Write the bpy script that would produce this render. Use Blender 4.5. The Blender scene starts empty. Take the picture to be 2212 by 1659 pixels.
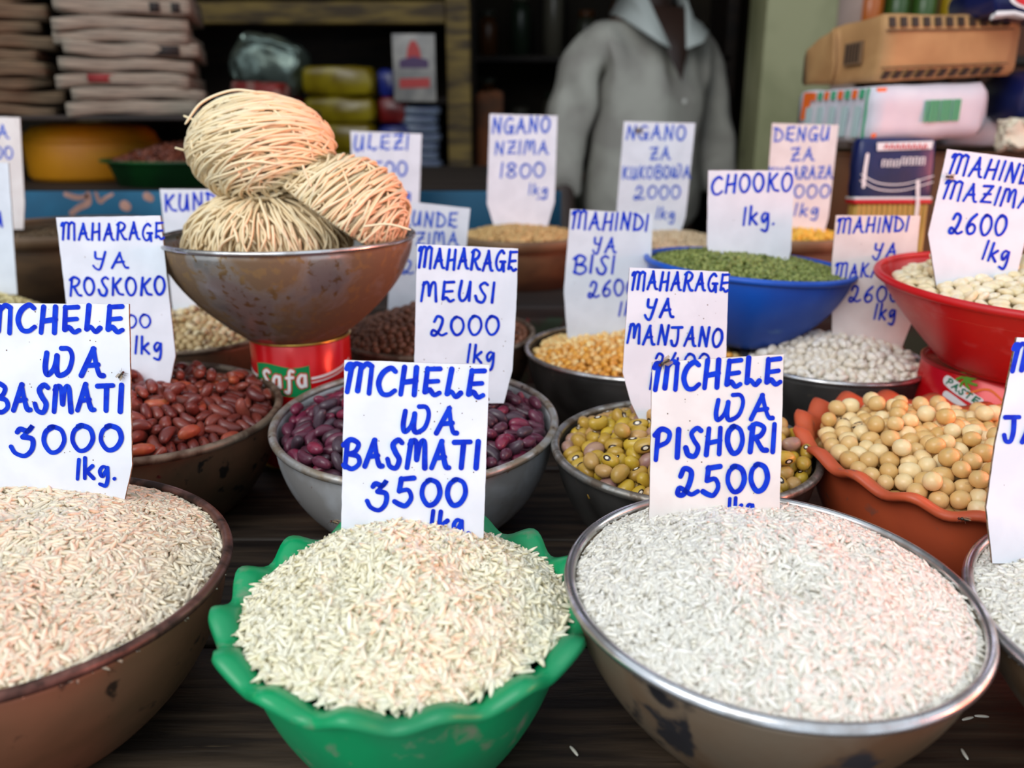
import bpy, bmesh, math, random
import numpy as np
from mathutils import Vector, Matrix, Euler

# ---------------------------------------------------------------- camera, sky, light, exposure
SC = bpy.context.scene
COL = SC.collection
rng = np.random.default_rng(7)
random.seed(7)
R = math.radians

cam_d = bpy.data.cameras.new('camera')
cam_d.sensor_width = 36.0
cam_d.lens = 29.294
cam_d.clip_start = 0.01
cam_d.clip_end = 50
cam_d.dof.use_dof = True
cam_d.dof.focus_distance = 0.45
cam_d.dof.aperture_fstop = 6.4
cam = bpy.data.objects.new('camera', cam_d)
COL.objects.link(cam)
cam.location = (0, 0, .275)
cam.rotation_euler = (R(90 - 17.5), 0, 0)
SC.camera = cam

SC.view_settings.view_transform = 'Standard'
SC.view_settings.look = 'None'
SC.view_settings.gamma = 1
SC.view_settings.use_curve_mapping = False
SC.view_settings.exposure = 0.0

world = bpy.data.worlds.new('sky')
SC.world = world
world.use_nodes = True
world.node_tree.nodes['Background'].inputs[0].default_value = (.80, .90, 1.0, 1)
world.node_tree.nodes['Background'].inputs[1].default_value = .92

def area(name, loc, target, sx, sy, energy, col):
    d = bpy.data.lights.new(name, 'AREA')
    d.shape = 'RECTANGLE'; d.size = sx; d.size_y = sy; d.energy = energy; d.color = col
    o = bpy.data.objects.new(name, d); COL.objects.link(o)
    o.location = loc
    o.rotation_euler = (Vector(target) - Vector(loc)).to_track_quat('-Z', 'Y').to_euler()
    return o
area('daylight_open_front', (-.9, -.9, 1.5), (0, .55, .05), 1.6, 1.2, 30, (1.0, .99, .97))
red_l = area('light_through_red_awning', (1.30, .22, .16), (.0, .38, .06), .7, .5, 7, (1.0, .20, .10))
area('extra_light_right', (2.0, .9, 1.0), (.6, 1.3, .3), .7, .7, 2.5, (1.0, .97, .92))  # extra light from out of view at right, aimed at rear goods; no door there
red_l.data.spread = R(95)

# ---------------------------------------------------------------- materials
def lin(c):
    return tuple((x / 12.92 if x <= .04045 else ((x + .055) / 1.055) ** 2.4) for x in [v / 255. for v in c]) + (1,)

def mat(name, c, rough=.5, metal=0., c2=None, scale=30., lo=.4, hi=.6, detail=4., bump=0., bscale=None, rough2=None,
        metal2=None, rnd=0., spec=.5, stretch=None, coord='Object', c3=None, scale3=200., lo3=.6, hi3=.65, attr=0., sss=0., trans=0., alpha=1., dist=.3):
    m = bpy.data.materials.new(name); m.use_nodes = True
    nt = m.node_tree; N = nt.nodes; L = nt.links
    b = N['Principled BSDF']
    b.inputs['Roughness'].default_value = rough
    b.inputs['Metallic'].default_value = metal
    b.inputs['Specular IOR Level'].default_value = spec
    if trans: b.inputs['Transmission Weight'].default_value = trans
    if alpha < 1: b.inputs['Alpha'].default_value = alpha
    if sss:
        b.inputs['Subsurface Weight'].default_value = sss
        b.inputs['Subsurface Radius'].default_value = (1, .97, .92)
        b.inputs['Subsurface Scale'].default_value = .0015
    tc = N.new('ShaderNodeTexCoord'); src = tc.outputs[coord]
    if stretch:
        mp = N.new('ShaderNodeMapping'); mp.inputs['Scale'].default_value = stretch
        L.new(src, mp.inputs[0]); src = mp.outputs[0]
    def noise(s, d=detail):
        n = N.new('ShaderNodeTexNoise'); n.inputs['Scale'].default_value = s; n.inputs['Detail'].default_value = d
        n.inputs['Distortion'].default_value = dist
        L.new(src, n.inputs['Vector']); return n.outputs[0]
    def ramp(s, a, b_):
        r = N.new('ShaderNodeMapRange'); r.inputs[1].default_value = a; r.inputs[2].default_value = b_
        L.new(s, r.inputs[0]); return r.outputs[0]
    def mix(f, a, b_):
        x = N.new('ShaderNodeMix'); x.data_type = 'RGBA'; L.new(f, x.inputs[0])
        if isinstance(a, tuple): x.inputs[6].default_value = a
        else: L.new(a, x.inputs[6])
        if isinstance(b_, tuple): x.inputs[7].default_value = b_
        else: L.new(b_, x.inputs[7])
        return x.outputs[2]
    out = lin(c)
    if c2:
        f = ramp(noise(scale), lo, hi)
        if attr:
            at = N.new('ShaderNodeAttribute'); at.attribute_name = 'rnd'; f = at.outputs['Fac']
        if rnd:
            oi = N.new('ShaderNodeObjectInfo'); ma = N.new('ShaderNodeMath'); ma.operation = 'MULTIPLY_ADD'
            L.new(oi.outputs['Random'], ma.inputs[0]); ma.inputs[1].default_value = rnd
            mm = N.new('ShaderNodeMath'); mm.operation = 'MULTIPLY'; L.new(f, mm.inputs[0]); mm.inputs[1].default_value = 1 - rnd
            L.new(mm.outputs[0], ma.inputs[2]); f = ma.outputs[0]
        out = mix(f, out, lin(c2))
        if rough2 is not None:
            r = N.new('ShaderNodeMapRange'); L.new(f, r.inputs[0]); r.inputs[3].default_value = rough; r.inputs[4].default_value = rough2
            L.new(r.outputs[0], b.inputs['Roughness'])
        if metal2 is not None:
            r = N.new('ShaderNodeMapRange'); L.new(f, r.inputs[0]); r.inputs[3].default_value = metal; r.inputs[4].default_value = metal2
            L.new(r.outputs[0], b.inputs['Metallic'])
    if c3:
        out = mix(ramp(noise(scale3), lo3, hi3), out, lin(c3))
    if isinstance(out, tuple): b.inputs['Base Color'].default_value = out
    else: L.new(out, b.inputs['Base Color'])
    if bump:
        bp = N.new('ShaderNodeBump'); bp.inputs['Strength'].default_value = bump; bp.inputs['Distance'].default_value = .002
        L.new(noise(bscale or scale), bp.inputs['Height']); L.new(bp.outputs[0], b.inputs['Normal'])
    return m

def hilum_mat(name, c, c2, ring, eye, size, axis, rough=.3, c3=None, thr=.75, rnd=.8):
    """bean skin: colour varies bean to bean; a pale scar with a darker ring on one flank"""
    m = mat(name, c, rough, c2=c2, scale=120, rnd=rnd, c3=c3, scale3=60, lo3=thr, hi3=thr + .06, bump=.15, bscale=150)
    nt = m.node_tree; N = nt.nodes; L = nt.links; b = N['Principled BSDF']
    col = b.inputs['Base Color'].links[0].from_socket
    tc = N.new('ShaderNodeTexCoord'); mp = N.new('ShaderNodeMapping')
    mp.inputs['Location'].default_value = tuple(-a for a in axis)
    L.new(tc.outputs['Object'], mp.inputs[0])
    sc = N.new('ShaderNodeMapping'); sc.inputs['Scale'].default_value = (.6, 1, 1)
    L.new(mp.outputs[0], sc.inputs[0])
    ln = N.new('ShaderNodeVectorMath'); ln.operation = 'LENGTH'; L.new(sc.outputs[0], ln.inputs[0])
    for k, cc in ((1.0, ring), (.55, eye)):
        lt = N.new('ShaderNodeMath'); lt.operation = 'LESS_THAN'; lt.inputs[1].default_value = size * k
        L.new(ln.outputs['Value'], lt.inputs[0])
        x = N.new('ShaderNodeMix'); x.data_type = 'RGBA'; L.new(lt.outputs[0], x.inputs[0])
        L.new(col, x.inputs[6]); x.inputs[7].default_value = lin(cc); col = x.outputs[2]
    L.new(col, b.inputs['Base Color'])
    return m

# ---------------------------------------------------------------- mesh helpers
def mesh_obj(name, V, Fc, m, parent=None, smooth=True, loc=None, rot=None):
    me = bpy.data.meshes.new(name)
    me.from_pydata([tuple(v) for v in V], [], [tuple(f) for f in Fc])
    me.update()
    if smooth: me.shade_smooth()
    for mm in (m if isinstance(m, (list, tuple)) else [m]): me.materials.append(mm)
    o = bpy.data.objects.new(name, me); COL.objects.link(o)
    if parent: o.parent = parent
    if loc is not None: o.location = loc
    if rot is not None: o.rotation_euler = rot
    return o

def np_mesh(name, V, Q, m, parent=None, smooth=True, rnd=None):
    """V (n,3) float, Q (k,w) int faces of one size"""
    me = bpy.data.meshes.new(name)
    V = np.ascontiguousarray(V, dtype=np.float32); Q = np.ascontiguousarray(Q, dtype=np.int32)
    k, w = Q.shape
    me.vertices.add(len(V)); me.vertices.foreach_set('co', V.ravel())
    me.loops.add(k * w); me.loops.foreach_set('vertex_index', Q.ravel())
    me.polygons.add(k); me.polygons.foreach_set('loop_start', np.arange(0, k * w, w, dtype=np.int32))
    if rnd is not None:
        a = me.attributes.new('rnd', 'FLOAT', 'POINT'); a.data.foreach_set('value', np.ascontiguousarray(rnd, dtype=np.float32))
    me.update(calc_edges=True)
    if smooth: me.shade_smooth()
    me.materials.append(m)
    o = bpy.data.objects.new(name, me); COL.objects.link(o)
    if parent: o.parent = parent
    return o

def tag(o, label=None, cat=None, group=None, kind=None):
    if label: o['label'] = label
    if cat: o['category'] = cat
    if group: o['group'] = group
    if kind: o['kind'] = kind
    return o

def empty(name, loc=(0, 0, 0), rot=(0, 0, 0)):
    o = bpy.data.objects.new(name, None); COL.objects.link(o); o.location = loc; o.rotation_euler = rot
    o.empty_display_size = .02
    return o

def box_bm(name, cx, cy, cz, sx, sy, sz, m, parent=None, bevel=.002, seg=2, rot=None, kind=None, wob=0., cuts=0, bulge=0., loc=None):
    """bevelled box; cx..cz is its centre, in the parent's space"""
    bm = bmesh.new()
    bmesh.ops.create_cube(bm, size=1, matrix=Matrix.Diagonal((sx, sy, sz, 1)))
    if bevel: bmesh.ops.bevel(bm, geom=bm.edges[:], offset=bevel, segments=seg, affect='EDGES', profile=.6)
    if cuts:
        bmesh.ops.subdivide_edges(bm, edges=bm.edges[:], cuts=cuts, use_grid_fill=True)
        rr = random.random() * 50
        from mathutils import noise as nz
        for v in bm.verts:
            p = v.co
            u = Vector((p.x / sx, p.y / sy, p.z / sz)) * 2
            f = bulge * (max(0, 1 - u.x ** 2) + max(0, 1 - u.y ** 2) + max(0, 1 - u.z ** 2) - 1)
            n = nz.noise_vector(p * (2.6 / max(sx, sy, sz)) * 2 + Vector((rr, 0, 0))) + .5 * nz.noise_vector(p * (9 / max(sx, sy, sz)) * 2 + Vector((rr, 3, 0)))
            v.co = p + Vector((u.x * sx, u.y * sy, u.z * sz)) * .5 * f + n * wob
    me = bpy.data.meshes.new(name); bm.to_mesh(me); bm.free()
    if cuts or seg > 1: me.shade_smooth()
    me.materials.append(m)
    o = bpy.data.objects.new(name, me); COL.objects.link(o)
    if parent: o.parent = parent
    o.location = (cx, cy, cz)
    if rot: o.rotation_euler = rot
    if kind: o['kind'] = kind
    return o

def lathe(prof, seg=96, fn=None, close=False):
    """prof: list of (r,z,w) ; fn(theta,w)->(dr,dz)"""
    V = []; Q = []
    n = len(prof)
    for i in range(seg):
        th = 2 * math.pi * i / seg
        for (r, z, w) in prof:
            dr, dz = fn(th, w) if fn else (0, 0)
            V.append(((r + dr) * math.cos(th), (r + dr) * math.sin(th), z + dz))
    for i in range(seg):
        j = (i + 1) % seg
        for k in range(n - 1):
            Q.append((i * n + k, j * n + k, j * n + k + 1, i * n + k + 1))
        if close: Q.append((i * n + n - 1, j * n + n - 1, j * n, i * n))
    return V, Q

def ring_prof(rc, zc, r, sx=1., n=10, w=1):
    return [(rc + r * sx * math.cos(2 * math.pi * k / n), zc + r * math.sin(2 * math.pi * k / n), w) for k in range(n)]

def tubes(paths, rad, sides=5, refs=None):
    """paths (n,m,3) -> verts, quads"""
    P = np.asarray(paths, float); n, m, _ = P.shape
    T = np.gradient(P, axis=1); T /= np.linalg.norm(T, axis=2, keepdims=True) + 1e-12
    if refs is None: refs = np.tile([0.3, .2, .93], (n, 1))
    Rf = np.repeat(np.asarray(refs, float)[:, None, :], m, 1)
    A = np.cross(T, Rf); A /= np.linalg.norm(A, axis=2, keepdims=True) + 1e-12
    Bn = np.cross(T, A)
    ang = 2 * np.pi * np.arange(sides) / sides
    rr = np.broadcast_to(np.asarray(rad, float).reshape(-1, 1, 1, 1), (n, 1, 1, 1))
    taper = np.ones(m); taper[0] = .5; taper[-1] = .5
    V = P[:, :, None, :] + rr * taper[None, :, None, None] * (np.cos(ang)[None, None, :, None] * A[:, :, None, :] + np.sin(ang)[None, None, :, None] * Bn[:, :, None, :])
    idx = np.arange(n * m * sides).reshape(n, m, sides)
    a = idx[:, :-1, :]; b = idx[:, 1:, :]
    Q = np.stack([a, np.roll(a, -1, 2), np.roll(b, -1, 2), b], -1).reshape(-1, 4)
    return V.reshape(-1, 3), Q

def euler_z(vec):
    """unit vectors -> rotation taking local X to vec (random roll added by caller)"""
    return Vector(vec).to_track_quat('X', 'Z')

def smooth_pts(pts, n=6):
    """Catmull-Rom"""
    P = [np.array(p, float) for p in pts]
    if len(P) < 3: return [tuple(p) for p in P]
    out = []
    E = [2 * P[0] - P[1]] + P + [2 * P[-1] - P[-2]]
    for i in range(1, len(E) - 2):
        p0, p1, p2, p3 = E[i - 1:i + 3]
        for k in range(n):
            t = k / n
            out.append(tuple(.5 * ((2 * p1) + (-p0 + p2) * t + (2 * p0 - 5 * p1 + 4 * p2 - p3) * t * t + (-p0 + 3 * p1 - 3 * p2 + p3) * t ** 3)))
    out.append(tuple(P[-1]))
    return out

# ---------------------------------------------------------------- handwriting: stroke glyphs (width, strokes); 's' marks a curved stroke
S_, C_ = 's', 'l'
O_loop = [(.30, 1.), (.08, .8), (.02, .4), (.2, .02), (.45, .08), (.62, .45), (.55, .85), (.32, 1.), (.2, .97)]
G = {
 'A': (.72, [(C_, [(0, 0), (.42, 1)]), (C_, [(.40, 1), (.52, .35), (.62, .05), (.74, .02)]), (C_, [(.14, .36), (.56, .42)])]),
 'B': (.66, [(C_, [(.16, 1), (.06, 0)]), (S_, [(.0, .85), (.3, 1.06), (.62, .9), (.5, .62), (.2, .5)]), (S_, [(.2, .52), (.6, .42), (.66, .14), (.36, -.06), (.02, .08)])]),
 'C': (.64, [(S_, [(.66, .88), (.48, 1.), (.18, .8), (.03, .42), (.16, .05), (.42, .0), (.66, .16)])]),
 'D': (.64, [(C_, [(.12, 1), (.06, 0)]), (S_, [(.0, .97), (.4, .85), (.66, .45), (.45, .08), (.06, .02)])]),
 'E': (.62, [(C_, [(.16, 1), (.06, .12)]), (C_, [(.14, .97), (.64, 1.)]), (C_, [(.12, .5), (.56, .54)]), (S_, [(.06, .12), (.24, .2), (.42, .02), (.62, .1)])]),
 'G': (.68, [(S_, [(.6, .88), (.42, 1), (.14, .75), (.03, .35), (.2, .02), (.45, .08), (.56, .42)]), (C_, [(.36, .44), (.7, .44)]), (C_, [(.6, .42), (.62, -.04)])]),
 'H': (.62, [(C_, [(.14, 1), (.0, 0)]), (C_, [(.6, 1), (.52, 0)]), (C_, [(.06, .44), (.58, .52)])]),
 'I': (.12, [(C_, [(.12, 1), (.02, 0)])]),
 'J': (.66, [(C_, [(.0, .97), (.66, 1.0)]), (S_, [(.42, .98), (.44, .4), (.34, .02), (.12, .02), (.02, .25)])]),
 'K': (.62, [(C_, [(.14, 1), (.02, 0)]), (C_, [(.6, .95), (.1, .46)]), (C_, [(.22, .54), (.4, .1), (.66, .02)])]),
 'L': (.56, [(C_, [(.16, 1), (.04, .1)]), (S_, [(.04, .1), (.2, .18), (.38, .0), (.56, .14)])]),
 'M': (.96, [(S_, [(.0, .84), (.10, 1.), (.26, 1.)]), (C_, [(.2, .98), (.04, 0)]), (S_, [(.2, .90), (.36, 1.04), (.56, .98)]), (C_, [(.56, .98), (.44, .05)]), (S_, [(.56, .86), (.76, 1.04), (.96, .96)]), (C_, [(.96, .95), (.88, -.03)])]),
 'm': (.8, [(C_, [(.14, .98), (.0, 0)]), (S_, [(.1, .85), (.26, 1.), (.36, .9), (.38, .45), (.4, .3)]), (S_, [(.4, .3), (.5, .8), (.62, 1.), (.72, .9), (.74, .4), (.76, .0)])]),
 'N': (.62, [(C_, [(.14, 1), (.02, 0)]), (C_, [(.14, 1), (.5, .0)]), (C_, [(.5, .0), (.62, 1)])]),
 'O': (.64, [(S_, O_loop)]),
 'P': (.6, [(C_, [(.16, 1), (.0, -.08)]), (S_, [(.02, .85), (.3, 1.06), (.6, .9), (.5, .58), (.12, .42)])]),
 'R': (.66, [(C_, [(.16, 1), (.02, 0)]), (S_, [(.04, .9), (.3, 1.05), (.6, .88), (.46, .6), (.14, .5)]), (C_, [(.26, .5), (.5, .08), (.68, .02)])]),
 'S': (.58, [(S_, [(.62, .9), (.46, 1.), (.24, .82), (.34, .55), (.5, .28), (.36, -.02), (.1, .04), (.0, .3)])]),
 'T': (.66, [(C_, [(.0, .97), (.68, 1.)]), (C_, [(.4, .98), (.3, 0)])]),
 'U': (.62, [(S_, [(.12, 1), (.02, .3), (.16, .0), (.4, .2), (.56, .95)]), (C_, [(.56, .95), (.54, .02)])]),
 'W': (.98, [(S_, [(.1, .85), (.02, .3), (.08, .02), (.3, .25), (.44, .75)]), (S_, [(.44, .75), (.4, .2), (.5, .0), (.8, .2), (.95, .7), (.86, 1.02), (.6, 1.04)])]),
 'Y': (.6, [(S_, [(.12, 1), (.14, .6), (.46, .55)]), (S_, [(.58, 1), (.42, .3), (.28, -.12), (.1, -.05), (.0, .12)])]),
 'Z': (.62, [(C_, [(.06, .95), (.6, 1)]), (C_, [(.6, 1), (.06, .05)]), (C_, [(.06, .05), (.62, .08)]), (C_, [(.16, .5), (.54, .54)])]),
 '0': (.6, [(S_, O_loop)]),
 '1': (.1, [(C_, [(.12, 1.02), (.0, 0)])]),
 '2': (.72, [(S_, [(.14, .72), (.3, 1.), (.54, .85), (.44, .4), (.2, .02), (.0, .06), (.08, .28), (.3, .14), (.5, .0), (.74, .1)])]),
 '3': (.66, [(S_, [(.14, .8), (.24, .92), (.46, .84), (.6, 1.04), (.3, .6)]), (S_, [(.3, .6), (.58, .5), (.56, .1), (.34, -.16), (.06, -.04), (-.06, .22)])]),
 '4': (.62, [(C_, [(.3, 1), (.02, .35)]), (C_, [(.02, .35), (.6, .38)]), (C_, [(.46, .7), (.4, 0)])]),
 '5': (.62, [(C_, [(.2, 1), (.12, .52)]), (C_, [(.18, .98), (.62, 1.02)]), (S_, [(.12, .52), (.42, .56), (.52, .25), (.34, -.04), (.14, .0), (-.04, .12)])]),
 '6': (.58, [(S_, [(.5, 1.), (.2, .7), (.04, .3), (.18, .0), (.45, .08), (.5, .35), (.3, .5), (.08, .32)])]),
 '8': (.58, [(S_, [(.3, .52), (.06, .78), (.3, 1.), (.54, .8), (.3, .52), (.02, .2), (.28, .0), (.56, .2), (.3, .52)])]),
 'k': (.5, [(C_, [(.12, 1.02), (.02, 0)]), (C_, [(.46, .62), (.08, .3)]), (C_, [(.14, .36), (.46, .0)])]),
 'g': (.46, [(S_, [(.42, .58), (.2, .64), (.04, .4), (.16, .14), (.4, .5)]), (S_, [(.44, .6), (.42, .0), (.3, -.36), (.02, -.28)])]),
 '.': (.1, [(C_, [(.04, .02), (.06, .04)])]),
 '~': (1., [(S_, [(.0, .6), (.3, .9), (.6, .3), (1., .7)])]),
 'a': (.5, [(S_, [(.42, .62), (.2, .68), (.04, .35), (.16, .0), (.36, .1), (.42, .62)]), (C_, [(.43, .66), (.42, .0)])]),
 'f': (.4, [(S_, [(.42, .98), (.28, 1.04), (.2, .8), (.18, .0), (.12, -.3), (-.02, -.25)]), (C_, [(.04, .6), (.38, .62)])]),
}
def text_strokes(s, x0, y0, x1, y1, h, jit=.035):
    """polylines in the card's plane; the line of text runs from (x0,y0) to (x1,y1)"""
    L = math.hypot(x1 - x0, y1 - y0); ux, uy = (x1 - x0) / L, (y1 - y0) / L
    gap = .25
    W = sum(G[c][0] for c in s) + gap * (len(s) - 1)
    sx = L / W; out = []; x = 0
    for c in s:
        w, st = G[c]
        jy = random.uniform(-jit, jit) * h; js = 1 + random.uniform(-jit, jit)
        sl = random.uniform(-.02, .05) if len(s) > 1 else 0
        for kind, pts in st:
            pp = smooth_pts(pts, 7) if kind == S_ else smooth_pts(pts, 4)
            out.append([(x0 + ux * ((x + a + sl * b) * sx) - uy * (b * h * js + jy), y0 + uy * ((x + a) * sx) + ux * (b * h * js + jy)) for a, b in pp])
        x += w + gap
    return out

def ribbons(polys, r, off, fn=None):
    """flat marker strokes with round ends; fn maps (u,v,off) to 3D"""
    V = []; Fc = []
    fn = fn or (lambda u, v, o: (u, v, o))
    for k, pl in enumerate(polys):
        o = off + (k % 7) * .00002
        P = np.array(pl)
        d = np.hypot(*(P[1:] - P[:-1]).T); P = P[np.r_[True, d > 1e-7]]
        if len(P) < 2: continue
        T = np.gradient(P, axis=0); T /= np.linalg.norm(T, axis=1, keepdims=True) + 1e-12
        Nn = np.c_[-T[:, 1], T[:, 0]]
        m = len(P)
        rr = r * (1 + .10 * np.sin(np.linspace(0, 5, m) + k))
        base = len(V)
        for i in range(m):
            a = P[i] + Nn[i] * rr[i]; b = P[i] - Nn[i] * rr[i]
            V.append(fn(a[0], a[1], o)); V.append(fn(b[0], b[1], o))
        for i in range(m - 1):
            q = base + 2 * i; Fc.append((q + 1, q + 3, q + 2, q))
        for end, sgn in ((0, -1), (m - 1, 1)):
            c0 = len(V); V.append(fn(P[end][0], P[end][1], o))
            th0 = math.atan2(Nn[end][1], Nn[end][0])
            for j in range(9):
                th = th0 - sgn * math.pi * j / 8
                V.append(fn(P[end][0] + rr[end] * math.cos(th), P[end][1] + rr[end] * math.sin(th), o))
            for j in range(8):
                f = (c0, c0 + 1 + j, c0 + 2 + j)
                Fc.append(f if sgn < 0 else f[::-1])
    return V, Fc

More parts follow.
